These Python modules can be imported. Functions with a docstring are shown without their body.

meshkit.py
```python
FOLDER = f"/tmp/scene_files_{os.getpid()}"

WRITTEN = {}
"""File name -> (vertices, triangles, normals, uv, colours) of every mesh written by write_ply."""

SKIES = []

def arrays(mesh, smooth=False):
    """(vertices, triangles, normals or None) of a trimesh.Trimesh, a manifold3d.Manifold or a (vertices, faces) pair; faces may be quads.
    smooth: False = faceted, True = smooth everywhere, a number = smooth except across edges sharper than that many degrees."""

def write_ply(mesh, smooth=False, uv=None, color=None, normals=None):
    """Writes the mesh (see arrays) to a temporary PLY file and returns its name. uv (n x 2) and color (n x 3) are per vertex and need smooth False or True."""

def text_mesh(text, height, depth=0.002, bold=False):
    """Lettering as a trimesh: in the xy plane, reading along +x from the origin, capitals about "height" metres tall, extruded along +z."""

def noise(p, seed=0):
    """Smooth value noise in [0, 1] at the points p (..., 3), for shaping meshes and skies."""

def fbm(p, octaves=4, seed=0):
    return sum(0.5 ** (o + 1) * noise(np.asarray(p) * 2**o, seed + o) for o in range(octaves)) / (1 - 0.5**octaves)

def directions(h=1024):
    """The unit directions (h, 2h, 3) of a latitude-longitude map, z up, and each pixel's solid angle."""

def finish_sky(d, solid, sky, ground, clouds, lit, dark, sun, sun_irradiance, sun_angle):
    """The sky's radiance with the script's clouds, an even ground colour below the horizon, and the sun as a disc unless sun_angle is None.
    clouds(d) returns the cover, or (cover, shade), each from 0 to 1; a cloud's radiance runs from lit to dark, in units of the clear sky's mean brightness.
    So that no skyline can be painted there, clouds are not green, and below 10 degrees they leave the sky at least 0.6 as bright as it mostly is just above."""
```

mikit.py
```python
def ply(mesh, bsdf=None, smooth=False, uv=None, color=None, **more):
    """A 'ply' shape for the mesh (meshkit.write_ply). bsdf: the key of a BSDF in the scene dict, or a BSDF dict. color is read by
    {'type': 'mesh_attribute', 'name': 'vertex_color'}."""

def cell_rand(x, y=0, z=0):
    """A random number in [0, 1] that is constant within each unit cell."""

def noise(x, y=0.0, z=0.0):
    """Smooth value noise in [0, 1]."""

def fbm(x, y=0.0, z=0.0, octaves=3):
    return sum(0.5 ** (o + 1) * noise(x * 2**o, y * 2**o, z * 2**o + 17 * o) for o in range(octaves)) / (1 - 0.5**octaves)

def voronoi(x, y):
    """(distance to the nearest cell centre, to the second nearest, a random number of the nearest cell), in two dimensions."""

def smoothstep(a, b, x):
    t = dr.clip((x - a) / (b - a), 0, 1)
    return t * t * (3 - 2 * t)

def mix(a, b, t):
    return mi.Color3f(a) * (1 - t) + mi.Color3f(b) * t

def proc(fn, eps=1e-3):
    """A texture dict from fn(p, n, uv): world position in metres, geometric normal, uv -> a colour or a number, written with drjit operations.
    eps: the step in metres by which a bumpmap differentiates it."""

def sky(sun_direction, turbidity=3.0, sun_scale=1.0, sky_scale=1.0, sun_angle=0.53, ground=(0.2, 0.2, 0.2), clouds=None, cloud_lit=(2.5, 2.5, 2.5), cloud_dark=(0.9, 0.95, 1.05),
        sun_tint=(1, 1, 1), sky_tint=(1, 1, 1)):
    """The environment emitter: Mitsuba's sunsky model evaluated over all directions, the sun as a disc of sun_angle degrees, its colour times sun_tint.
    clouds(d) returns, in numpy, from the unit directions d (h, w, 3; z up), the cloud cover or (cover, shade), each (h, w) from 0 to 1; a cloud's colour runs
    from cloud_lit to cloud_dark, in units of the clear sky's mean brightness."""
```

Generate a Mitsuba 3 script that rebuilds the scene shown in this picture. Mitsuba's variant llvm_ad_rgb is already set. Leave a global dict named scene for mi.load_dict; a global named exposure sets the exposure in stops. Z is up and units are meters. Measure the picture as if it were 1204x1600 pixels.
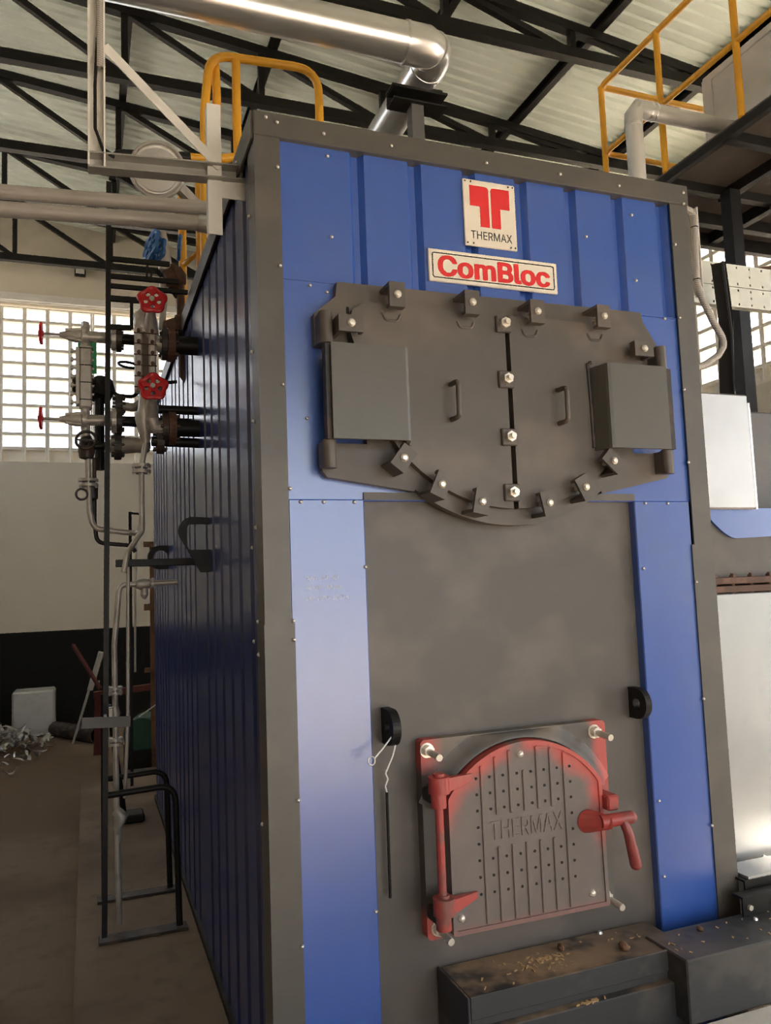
import math, random
import numpy as np, trimesh, mitsuba as mi, drjit as dr, mikit, meshkit
from mikit import proc, noise, fbm, smoothstep, mix, cell_rand
from shapely.geometry import Polygon, box as sbox, Point
from shapely.ops import unary_union
T = mi.ScalarTransform4f
rng = random.Random(7)
scene, labels = {}, {}

# ------------------------------------------------------------------ camera, sky, exposure
EYE = np.array([-0.4565, -2.129, 1.4261])
F_PX, YAW, PITCH, ROLL = 1239.3, 0.3614, 0.0924, -0.0372
fwd = np.array([math.sin(YAW) * math.cos(PITCH), math.cos(YAW) * math.cos(PITCH), math.sin(PITCH)])
rgt = np.array([math.cos(YAW), -math.sin(YAW), 0.0]); upv = np.cross(rgt, fwd)
up_cam = -rgt * math.sin(ROLL) + upv * math.cos(ROLL)
scene['camera'] = {'type': 'perspective', 'fov_axis': 'x', 'fov': math.degrees(2 * math.atan(602 / F_PX)),
                   'near_clip': 0.05, 'far_clip': 200.0,
                   'to_world': T().look_at(origin=EYE.tolist(), target=(EYE + fwd).tolist(), up=up_cam.tolist())}
exposure = 4.1
def clouds(d):
    n = meshkit.fbm(d * 3.0 + 5.0, 4, 3)
    return np.clip(0.75 + 0.6 * (n - 0.5), 0, 1), np.clip(0.35 + 1.2 * (n - 0.5), 0, 1)
scene['sky'] = mikit.sky([0.59, -0.48, 0.61], turbidity=3.5, sun_scale=1.0, sky_scale=1.0, sun_angle=3.0,
                         ground=(0.36, 0.35, 0.33), sun_tint=(0.96, 1.0, 1.06), clouds=clouds, cloud_lit=(2.3, 2.3, 2.3), cloud_dark=(1.2, 1.22, 1.28), sky_tint=(1.02, 1.0, 0.98))

# ------------------------------------------------------------------ helpers
def cat(ms):
    ms = [m for m in ms if m is not None]
    return ms[0] if len(ms) == 1 else trimesh.util.concatenate(ms)
def bx(x0, x1, y0, y1, z0, z1, c=0.0):
    if c <= 0:
        m = trimesh.creation.box((abs(x1 - x0), abs(y1 - y0), abs(z1 - z0)))
        m.apply_translation(((x0 + x1) / 2, (y0 + y1) / 2, (z0 + z1) / 2)); return m
    lo, hi = np.minimum([x0, y0, z0], [x1, y1, z1]), np.maximum([x0, y0, z0], [x1, y1, z1])
    c = min(c, float((hi - lo).min()) * 0.45)
    pts = []
    for k in range(3):
        l2, h2 = lo + c, hi - c
        l2[k], h2[k] = lo[k], hi[k]
        pts += [[(l2, h2)[i][0], (l2, h2)[j][1], (l2, h2)[l][2]] for i in (0, 1) for j in (0, 1) for l in (0, 1)]
    return trimesh.convex.convex_hull(np.array(pts))
def frame_of(p, q, up=(0, 0, 1)):
    p, q = np.asarray(p, float), np.asarray(q, float)
    t = (q - p) / np.linalg.norm(q - p); up = np.asarray(up, float)
    if abs(t @ up) > 0.98: up = np.array([0.0, 1.0, 0.0])
    a = np.cross(t, up); a /= np.linalg.norm(a); b = np.cross(a, t)
    return p, q, t, a, b
def bar(p, q, w, h, up=(0, 0, 1), c=0.0):
    p, q, t, a, b = frame_of(p, q, up); L = np.linalg.norm(q - p)
    m = bx(-w / 2, w / 2, -h / 2, h / 2, 0, L, c)
    M = np.eye(4); M[:3, 0], M[:3, 1], M[:3, 2], M[:3, 3] = a, b, t, p
    if np.linalg.det(M[:3, :3]) < 0: M[:3, 0] *= -1
    m.apply_transform(M); return m
def prof(poly, p, q, up=(0, 0, 1)):
    """A section (a across, b up) drawn out from p to q."""
    p, q, t, a, b = frame_of(p, q, up)
    m = trimesh.creation.extrude_polygon(poly, np.linalg.norm(q - p), engine='earcut')
    M = np.eye(4); M[:3, 0], M[:3, 1], M[:3, 2], M[:3, 3] = -a, b, t, p
    if np.linalg.det(M[:3, :3]) < 0: M[:3, 0] *= -1
    m.apply_transform(M); return m
def cyl(p, q, r, n=20, r2=None):
    p, q, t, a, b = frame_of(p, q); L = np.linalg.norm(q - p); r2 = r if r2 is None else r2
    return lathe([(0, 0), (r, 0), (r2, L), (0, L)], p, t, n)
def lathe(profile, p, axis, n=24):
    m = trimesh.creation.revolve(np.array(profile, float), sections=n)
    axis = np.asarray(axis, float); axis = axis / np.linalg.norm(axis)
    m.apply_transform(trimesh.geometry.align_vectors([0, 0, 1], axis)); m.apply_translation(p); return m
def fillet(pts, r, n=6):
    pts = [np.asarray(p, float) for p in pts]; out = [pts[0]]
    for i in range(1, len(pts) - 1):
        a, b, c = pts[i - 1], pts[i], pts[i + 1]
        d1, d2 = (a - b), (c - b); l1, l2 = np.linalg.norm(d1), np.linalg.norm(d2); d1 /= l1; d2 /= l2
        ang = math.acos(np.clip(d1 @ d2, -1, 1))
        if ang > 3.1: out.append(b); continue
        k = min(r / math.tan(ang / 2), 0.49 * l1, 0.49 * l2)
        s, e = b + d1 * k, b + d2 * k
        for j in range(n + 1):
            u = j / n; out.append((1 - u) ** 2 * s + 2 * u * (1 - u) * b + u * u * e)
    out.append(pts[-1]); return np.array(out)
def tube(pts, r, sides=12, bend=0.0):
    P = np.asarray(pts, float)
    if bend > 0:
        P0_, P = P, fillet(pts, bend)
        if not np.isscalar(r): r = [r[int(np.argmin(np.linalg.norm(P0_ - q, axis=1)))] for q in P]
    keep = [0] + [i for i in range(1, len(P)) if np.linalg.norm(P[i] - P[i - 1]) > 1e-6]; P = P[keep]; r = r if np.isscalar(r) else np.asarray(r)[keep]
    tg = np.gradient(P, axis=0); tg /= np.linalg.norm(tg, axis=1, keepdims=True)
    a = np.cross(tg[0], [0, 0, 1] if abs(tg[0][2]) < 0.9 else [1, 0, 0]); a /= np.linalg.norm(a)
    V = []; th = np.arange(sides) * 2 * math.pi / sides
    rr = np.broadcast_to(r, (len(P),))
    for i in range(len(P)):
        a = a - tg[i] * (a @ tg[i]); a /= np.linalg.norm(a); b = np.cross(tg[i], a)
        V.append(P[i] + rr[i] * (np.cos(th)[:, None] * a + np.sin(th)[:, None] * b))
    n = len(P); V = np.vstack(V + [P[:1], P[-1:]]); Fc = []
    for i in range(n - 1):
        for j in range(sides):
            k = (j + 1) % sides; A, B, C, D = i * sides + j, i * sides + k, (i + 1) * sides + k, (i + 1) * sides + j
            Fc += [[A, B, C], [A, C, D]]
    for j in range(sides):
        k = (j + 1) % sides; Fc += [[n * sides, k, j], [n * sides + 1, (n - 1) * sides + j, (n - 1) * sides + k]]
    return trimesh.Trimesh(V, np.array(Fc), process=False)
def face(poly, y_back, y_front):
    """A shape drawn in the front plane (x, z), from y_back forward to y_front."""
    m = trimesh.creation.extrude_polygon(poly if hasattr(poly, 'exterior') else Polygon(poly), abs(y_back - y_front), engine='earcut')
    M = np.array([[1, 0, 0, 0], [0, 0, -1, y_back], [0, 1, 0, 0], [0, 0, 0, 1.0]]); m.apply_transform(M); return m
def side(poly, x0, x1):
    """A shape drawn in the side plane (y, z), from x0 to x1."""
    m = trimesh.creation.extrude_polygon(poly if hasattr(poly, 'exterior') else Polygon(poly), abs(x1 - x0), engine='earcut')
    M = np.array([[0, 0, 1, x0], [1, 0, 0, 0], [0, 1, 0, 0], [0, 0, 0, 1.0]]); m.apply_transform(M); return m
def flat(poly, z0, z1):
    m = trimesh.creation.extrude_polygon(poly if hasattr(poly, 'exterior') else Polygon(poly), z1 - z0, engine='earcut')
    m.apply_translation((0, 0, z0)); return m
def arc(cx, cy, r, a0, a1, n=24):
    return [(cx + r * math.cos(math.radians(a0 + (a1 - a0) * i / n)), cy + r * math.sin(math.radians(a0 + (a1 - a0) * i / n))) for i in range(n + 1)]
def hexn(p, axis, r, h):
    return lathe([(0, 0), (r, 0), (r, h), (0, h)], p, axis, 6)
def ring_torus(c, axis, R, r, n=28, s=10):
    m = trimesh.creation.torus(R, r, major_sections=n, minor_sections=s)
    m.apply_transform(trimesh.geometry.align_vectors([0, 0, 1], np.asarray(axis, float) / np.linalg.norm(axis))); m.apply_translation(c); return m

used = {}
def key_of(name):
    k = used.get(name, 0); used[name] = k + 1
    return name if k == 0 else f'{name}_{k:03d}'
def thing(name, label, category, group=None):
    k = key_of(name); labels[k] = {'label': label, 'category': category}
    if group: labels[k]['group'] = group
    return k
def part(parent, name, mesh, mat, smooth=False, label=None, stuff=False):
    k = key_of(parent + '__' + name)
    scene[k] = mikit.ply(mesh, mat, smooth=smooth)
    if label or stuff:
        labels[k] = {}
        if label: labels[k]['label'] = label
        if stuff: labels[k]['kind'] = 'stuff'
    return k
def copies(parent, name, mesh, mat, spots, smooth=False):
    d = mikit.ply(mesh, mat, smooth=smooth)
    for s in spots:
        k = key_of(parent + '__' + name)
        scene[k] = {**d, 'to_world': T().translate(list(map(float, s)))}
def solo(name, mesh, mat, label, category, group=None, smooth=False, kind=None):
    k = thing(name, label, category, group); scene[k] = mikit.ply(mesh, mat, smooth=smooth)
    if kind: labels[k]['kind'] = kind
    return k
def struct(name, mesh, mat, label=None, smooth=False):
    scene[name] = mikit.ply(mesh, mat, smooth=smooth); used[name] = 1
    labels[name] = {'kind': 'structure', 'label': label or name.replace('_', ' '), 'category': name.split('_')[0]}
    return name

# ------------------------------------------------------------------ materials
def mat(name, fn_or_rgb, rough=0.5, metal=0.0, spec=0.5, **kw):
    col = {'type': 'rgb', 'value': list(fn_or_rgb)} if isinstance(fn_or_rgb, (tuple, list)) else proc(fn_or_rgb)
    b = {'type': 'principled', 'base_color': col, 'roughness': rough if not callable(rough) else proc(rough), 'metallic': metal, 'specular': spec, **kw}
    scene['m_' + name] = {'type': 'twosided', 'bsdf': b}
    return 'm_' + name
def worn(base, dirt, s=4.0, amt=0.5, fine=40.0):
    def fn(p, n, uv):
        a = fbm(p.x * s, p.y * s, p.z * s, 4)
        b = noise(p.x * fine, p.y * fine, p.z * fine * 0.3)
        return mix(base, dirt, dr.clip(smoothstep(0.45, 0.75, a) * amt + (b - 0.5) * 0.15 * amt, 0, 1))
    return fn
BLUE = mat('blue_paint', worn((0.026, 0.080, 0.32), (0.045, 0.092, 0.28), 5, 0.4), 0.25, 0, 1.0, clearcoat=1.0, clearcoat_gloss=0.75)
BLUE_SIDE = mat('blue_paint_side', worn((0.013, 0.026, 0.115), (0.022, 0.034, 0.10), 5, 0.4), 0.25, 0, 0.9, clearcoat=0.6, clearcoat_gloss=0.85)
TRIM = mat('charcoal_trim', worn((0.075, 0.070, 0.062), (0.11, 0.095, 0.08), 6, 0.5), 0.42)
PLATE = mat('soot_plate', worn((0.072, 0.064, 0.056), (0.12, 0.10, 0.085), 5, 0.7), 0.45)
PLATE2 = mat('door_plate', worn((0.072, 0.061, 0.051), (0.130, 0.102, 0.080), 4.5, 0.75), 0.45)
SHIELD = mat('shield_grey', worn((0.080, 0.077, 0.067), (0.09, 0.08, 0.07), 9, 0.4), 0.4)
BLACK = mat('black_paint', worn((0.010, 0.0098, 0.0095), (0.020, 0.018, 0.016), 6, 0.5), 0.45, 0, 0.25)
BLACKRUST = mat('black_rusty', worn((0.020, 0.017, 0.015), (0.09, 0.045, 0.028), 14, 0.6), 0.5)
DARKGAP = mat('dark_gap', (0.012, 0.010, 0.009), 0.8)
SCREW = mat('zinc_screw', (0.62, 0.60, 0.57), 0.3, 0.7)
STUDM = mat('zinc_stud', (0.72, 0.67, 0.58), 0.3, 0.55)
ALU = mat('alu_cladding', worn((0.84, 0.83, 0.81), (0.74, 0.73, 0.72), 3, 0.6), 0.26, 0.88)
ALU_PALE = mat('alu_pale', worn((0.66, 0.65, 0.62), (0.56, 0.55, 0.53), 4, 0.6), 0.42, 0.35)
CLAD = mat('clad_panel', worn((0.33, 0.345, 0.355), (0.27, 0.285, 0.30), 2.5, 0.7), 0.42, 0.7)
ALU_DULL = mat('alu_dull', worn((0.50, 0.505, 0.51), (0.42, 0.425, 0.435), 3, 0.6), 0.40, 0.8)
GALV = mat('galvanised', worn((0.60, 0.60, 0.58), (0.50, 0.49, 0.46), 12, 0.6), 0.45, 0.6)
GALVD = mat('grey_channel', worn((0.30, 0.29, 0.26), (0.22, 0.21, 0.19), 12, 0.6), 0.4, 0.3)
SILVER = mat('silver_paint', worn((0.46, 0.43, 0.39), (0.30, 0.26, 0.23), 18, 0.6), 0.4, 0.35)
PIPEGREY = mat('grey_pipe', worn((0.42, 0.385, 0.35), (0.34, 0.30, 0.27), 8, 0.4), 0.4, 0.15)
WHITEP = mat('white_paint', worn((0.68, 0.66, 0.61), (0.58, 0.55, 0.50), 9, 0.5), 0.45)
YELLOW = mat('yellow_paint', worn((0.76, 0.37, 0.025), (0.62, 0.28, 0.03), 9, 0.4), 0.38)
RED = mat('red_paint', worn((0.34, 0.052, 0.044), (0.17, 0.07, 0.058), 16, 0.9), 0.42)
REDWHEEL = mat('red_wheel', (0.50, 0.012, 0.018), 0.35)
REDDARK = mat('dark_red_paint', (0.075, 0.014, 0.011), 0.7)
BLUEWHEEL = mat('blue_wheel', (0.02, 0.10, 0.28), 0.4)
GREENP = mat('green_sign', (0.015, 0.17, 0.055), 0.6)
GREENM = mat('green_motor', (0.02, 0.075, 0.055), 0.5)
BROWNM = mat('rust_brown', worn((0.075, 0.036, 0.022), (0.13, 0.065, 0.04), 30, 0.8), 0.65)
WOOD = mat('brown_board', worn((0.16, 0.085, 0.045), (0.10, 0.05, 0.03), 10, 0.6), 0.7)
CREAMPL = mat('cream_plate', worn((0.70, 0.64, 0.54), (0.60, 0.54, 0.45), 9, 0.3), 0.35)
REDPRINT = mat('red_print', (0.62, 0.028, 0.03), 0.4)
DARKPRINT = mat('dark_print', (0.03, 0.028, 0.026), 0.5)
CHALK = mat('chalk', (0.72, 0.70, 0.66), 0.9)
CHALKW = mat('faint_chalk', (0.50, 0.51, 0.55), 0.8)
TRAY = mat('grey_tray', worn((0.64, 0.65, 0.58), (0.54, 0.54, 0.48), 6, 0.5), 0.5, 0.2)
GLASSY = mat('gauge_glass', (0.10, 0.075, 0.055), 0.1)
CONDUIT = mat('grey_conduit', lambda p, n, uv: mix((0.40, 0.37, 0.33), (0.25, 0.23, 0.21), smoothstep(0.35, 0.65, dr.sin(p.z * 900 + p.x * 300) * 0.5 + 0.5)), 0.45)
GREYBOX = mat('grey_steel', worn((0.095, 0.092, 0.09), (0.12, 0.11, 0.10), 6, 0.5), 0.5)
CHIP = mat('wood_chip', (0.42, 0.27, 0.14), 0.9)
CHIP2 = mat('wood_chip_dark', (0.14, 0.075, 0.04), 0.9)
def trough_fn(p, n, uv):
    a = fbm(p.x * 9, p.y * 9, p.z * 9, 4); top = smoothstep(0.6, 0.95, n.z)
    dust = smoothstep(0.35, 0.62, a) * top * smoothstep(1.35, 0.7, p.x)
    return mix(mix((0.030, 0.031, 0.032), (0.07, 0.063, 0.056), smoothstep(0.5, 0.75, a) * 0.6), (0.30, 0.20, 0.12), dust * 0.85)
TROUGH = mat('trough_steel', trough_fn, 0.5)
def redworn(p, n, uv):
    # red paint left near the arch and the latch side, burnt to grey in the middle
    cx, cz = p.x - 0.722, p.z - 0.668
    d = dr.sqrt(cx * cx + cz * cz)
    a = fbm(p.x * 14, p.z * 14, p.y * 6, 3)
    rim = smoothstep(0.225, 0.295, d + (a - 0.5) * 0.09) * smoothstep(0.70, 0.84, p.z)
    rim = rim * (1 - smoothstep(0.045, 0.0, dr.abs(p.x - 0.69)) * 0.9)
    rside = smoothstep(0.915, 0.985, p.x + (a - 0.5) * 0.06) * smoothstep(0.60, 0.70, p.z)
    bot = smoothstep(0.50, 0.472, p.z + (a - 0.5) * 0.02) * 0.2
    return mix(mix((0.115, 0.100, 0.094), (0.16, 0.125, 0.105), a), (0.46, 0.075, 0.06), dr.clip(rim + rside * 0.8 + bot, 0, 1) * 0.92)
REDWORN = mat('burnt_red_door', redworn, 0.5)
def framered(p, n, uv):
    a = fbm(p.x * 12, p.z * 12, p.y * 6, 3)
    l = smoothstep(0.52, 0.43, p.x + (a - 0.5) * 0.08) * (smoothstep(0.88, 0.93, p.z) + smoothstep(0.54, 0.49, p.z))
    r = smoothstep(0.965, 1.015, p.x + (a - 0.5) * 0.06) * smoothstep(0.72, 0.86, p.z)
    b = smoothstep(0.97, 1.0, p.x) * smoothstep(0.60, 0.7, p.z) * 0.25
    tan = smoothstep(0.4, 0.7, a) * smoothstep(0.9, 0.99, p.z) * 0.6
    return mix(mix((0.085, 0.078, 0.070), (0.20, 0.16, 0.115), tan), (0.42, 0.07, 0.058), dr.clip(l + r + b, 0, 1) * 0.92)
FRAMERED = mat('burnt_red_frame', framered, 0.5)
def wall_fn(p, n, uv):
    a = fbm(p.x * 1.3, p.y * 1.3, p.z * 1.3, 4)
    stain = smoothstep(0.55, 0.8, fbm(p.x * 2.1 + 7, p.y * 2.1, p.z * 2.1, 4)) * smoothstep(5.3, 6.1, p.z)
    c = mix(mix((0.60, 0.56, 0.47), (0.55, 0.50, 0.42), a), (0.42, 0.40, 0.33), stain * 0.6)
    return dr.select(p.z < 1.02, mi.Color3f(0.012, 0.0125, 0.0115), c)
WALL = mat('wall_paint', wall_fn, 0.85, 0, 0.15)
BLOCK = mat('vent_block', worn((0.80, 0.76, 0.67), (0.70, 0.65, 0.57), 6, 0.4), 0.8)
def floor_fn(p, n, uv):
    a = fbm(p.x * 1.1, p.y * 1.1, 0.0, 5); b = fbm(p.x * 14, p.y * 14, 1.0, 4)
    return mix(mix((0.095, 0.064, 0.040), (0.160, 0.120, 0.084), smoothstep(0.35, 0.7, a)), (0.08, 0.056, 0.038), smoothstep(0.5, 0.85, b) * 0.35)
FLOOR = mat('dusty_floor', floor_fn, 0.75)
PLINTH = mat('plinth_concrete', floor_fn, 0.7)
APRON = mat('outside_concrete', worn((0.58, 0.54, 0.48), (0.50, 0.46, 0.41), 1, 0.5), 0.9)
def roof_fn(p, n, uv):
    a = fbm(p.x * 0.8, p.y * 2.0, 0.0, 4)
    return mix((0.80, 0.86, 0.80), (0.74, 0.80, 0.74), smoothstep(0.35, 0.7, a))
ROOF = mat('roof_sheet', roof_fn, 0.5)
CHEQ = mat('chequer_plate', worn((0.085, 0.072, 0.062), (0.12, 0.095, 0.08), 8, 0.6), 0.55)
LAMPF = mat('lamp_face', (0.75, 0.74, 0.68), 0.3)
PALE = mat('pale_concrete', worn((0.55, 0.52, 0.46), (0.45, 0.42, 0.37), 9, 0.6), 0.85)

# ------------------------------------------------------------------ the setting
FZ = -0.15
XL, XR, YB, YF = -4.2, 5.3, 8.6, -4.1
def roofz(x): return 6.18 - 0.105 * x
struct('floor', bx(XL - 0.3, XR + 0.3, YF - 0.3, YB + 0.3, FZ - 0.2, FZ), FLOOR, 'dusty brown concrete floor of the boiler house')
struct('ground_outside', flat(sbox(-40, -60, 60, 40).difference(sbox(XL - 0.3, YF - 0.3, XR + 0.3, YB + 0.3)), FZ - 0.25, FZ - 0.05), APRON, 'pale concrete yard outside')
struct('plinth', bx(-0.505, 2.9, -0.6, 4.6, FZ, 0.0, 0.008), PLINTH, 'low raised concrete plinth under the boiler')
labels['plinth']['category'] = 'plinth'
def wall(polys):
    return unary_union(polys)
# back wall with its window of ventilation blocks
bw = sbox(XL, FZ - .1, XR + .2, 6.62).difference(sbox(-2.815, 3.13, 0.825, 5.165))
struct('wall_back', face(bw, YB + 0.2, YB), WALL, 'cream wall with a black painted lower band at the back')
struct('trim_1', cat([bx(-3.0, 1.0, YB - 0.09, YB, 5.175, 5.225), bx(-3.0, 1.0, YB - 0.03, YB, 5.165, 5.285)]), WHITEP, 'projecting ledge above the block window')
# vent blocks: ring with four sloped faces
def vent_block(w, h, d, ow, oh):
    m = face(sbox(-w / 2, -h / 2, w / 2, h / 2).difference(sbox(-ow / 2, -oh / 2, ow / 2, oh / 2).buffer(0.012, join_style=1).intersection(sbox(-ow / 2, -oh / 2, ow / 2, oh / 2))), d / 2, -d / 2)
    return m
blk = vent_block(0.268, 0.181, 0.09, 0.222, 0.146)
spots = [(-1.33 + 0.27 * i, YB + 0.095, 3.399 + 0.1825 * j - 0.0) for i in range(-5, 8) for j in range(0, 10)]
copies('wall_back', 'vent_block', blk, BLOCK, spots)
blind = cat([blk, bx(-0.13, 0.13, 0.02, 0.05, -0.085, 0.085)])
copies('wall_back', 'blind_block', blind, BLOCK, [(-1.33 + 0.27 * i, YB + 0.095, 3.2165) for i in range(-5, 8)])
# right wall with the same window
rw = sbox(YF, FZ - .1, YB, 5.66)
rw = rw.difference(sbox(1.4, 3.13, 6.3, 5.165)).difference(sbox(-3.6, 3.3, 1.1, 5.165)).difference(sbox(-3.9, FZ, -0.6, 3.1))
struct('wall_right', side(rw, XR, XR + 0.2), WALL, 'cream wall with a black painted lower band at the right')
blkr = blk.copy(); blkr.apply_transform(trimesh.transformations.rotation_matrix(math.pi / 2, [0, 0, 1]))
copies('wall_right', 'vent_block', blkr, BLOCK, [(XR + 0.095, 1.535 + 0.27 * i, 3.399 + 0.1825 * j) for i in range(18) for j in range(10)])
blindr = blind.copy(); blindr.apply_transform(trimesh.transformations.rotation_matrix(-math.pi / 2, [0, 0, 1]))
copies('wall_right', 'blind_block', blindr, BLOCK, [(XR + 0.095, 1.535 + 0.27 * i, 3.2165) for i in range(18)])
lw = sbox(YF, FZ - .1, YB, 6.62).difference(sbox(2.8, 3.7, 8.2, 5.4))
struct('wall_left', side(lw, XL - 0.2, XL), WALL, 'cream wall with a black painted lower band at the left')
fw = sbox(XL, FZ - .1, XR + .2, 6.62).difference(sbox(-0.6, FZ, 3.4, 2.9))
struct('wall_front', face(fw, YF, YF - 0.2), WALL, 'cream front wall around the wide doorway')
# roof: corrugated sheets, ribs running down the slope
def roof_sheet(y0, n=9, pitch=0.113):
    ys, zs = [], []
    for k in range(n):
        for u, z in ((0, 0), (0.55, 0), (0.66, 0.02), (0.89, 0.02)):
            ys.append(y0 + (k + u) * pitch); zs.append(z)
    ys.append(y0 + n * pitch); zs.append(0)
    V, Fc = [], []
    for x in (XL - 0.5, XR + 0.6):
        for y, z in zip(ys, zs): V.append((x, y, roofz(x) + z))
    m = len(ys)
    for i in range(m - 1): Fc += [[i, m + i, m + i + 1], [i, m + i + 1, i + 1]]
    V = np.array(V); top = V + [0, 0, 0.004]
    Fc = np.array(Fc)
    return trimesh.Trimesh(np.vstack([V, top]), np.vstack([Fc, Fc[:, ::-1] + len(V)]), process=False)
labels['ceiling'] = {'kind': 'structure', 'label': 'corrugated roof sheeting on purlins', 'category': 'ceiling'}
y = YF - 0.4
while y < YB + 0.5:
    part('ceiling', 'roof_sheet', roof_sheet(y), ROOF); y += 9 * 0.113
# ------------------------------------------------------------------ roof steel
def purlin(x, lab):
    z = roofz(x) - 0.055
    solo('purlin', prof(Polygon([(-.03, -.05), (.03, -.05), (.03, -.042), (-.022, -.042), (-.022, .042), (.03, .042), (.03, .05), (-.03, .05)]), (x, YF, z), (x, YB, z)), BLACK, lab, 'purlin', 'purlins')
for x, lab in ((-0.13, 'black purlin seen nearly upright beside the white channel frame'), (1.03, 'black purlin crossing behind the yellow guard rail'),
               (2.19, 'black purlin disappearing behind the aluminium steam pipe elbow'), (3.35, 'long black purlin slanting from the top edge down to the boiler top'),
               (4.51, 'black purlin behind the yellow platform railing and duct elbow')):
    purlin(x, lab)
NX = [-3.44 + 1.09 * i for i in range(9)]
def truss(y, lab):
    k = thing('roof_truss', lab, 'roof truss', 'roof trusses')
    zt = lambda x: min(roofz(x) - 0.14, 6.05 - 0.105 * x)
    part(k, 'bottom_chord', bar((XL, y, 5.5), (XR, y, 5.5), 0.075, 0.085), BLACK)
    part(k, 'top_chord', bar((XL, y, zt(XL)), (XR, y, zt(XR) ), 0.075, 0.075), BLACK)
    for i, x in enumerate(NX):
        if zt(x) - 5.5 > 0.1: part(k, 'upright', bar((x, y, 5.5), (x, y, zt(x)), 0.05, 0.05), BLACK)
        if i + 1 < len(NX): part(k, 'diagonal_brace', bar((x, y, zt(x)), (NX[i + 1], y, 5.5), 0.05, 0.05, (0, 1, 0)), BLACK)
for y, lab in ((2.78, 'nearest black roof truss in view, above the steam pipe elbow'), (4.09, 'black roof truss passing behind the yellow guard rail hoop'),
               (5.40, 'black roof truss behind the white channel frame, third from the front'), (6.69, 'black roof truss half hidden by the two grey steam pipes'),
               (7.98, 'farthest black roof truss, in front of the stained back wall')):
    truss(y, lab)

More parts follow.
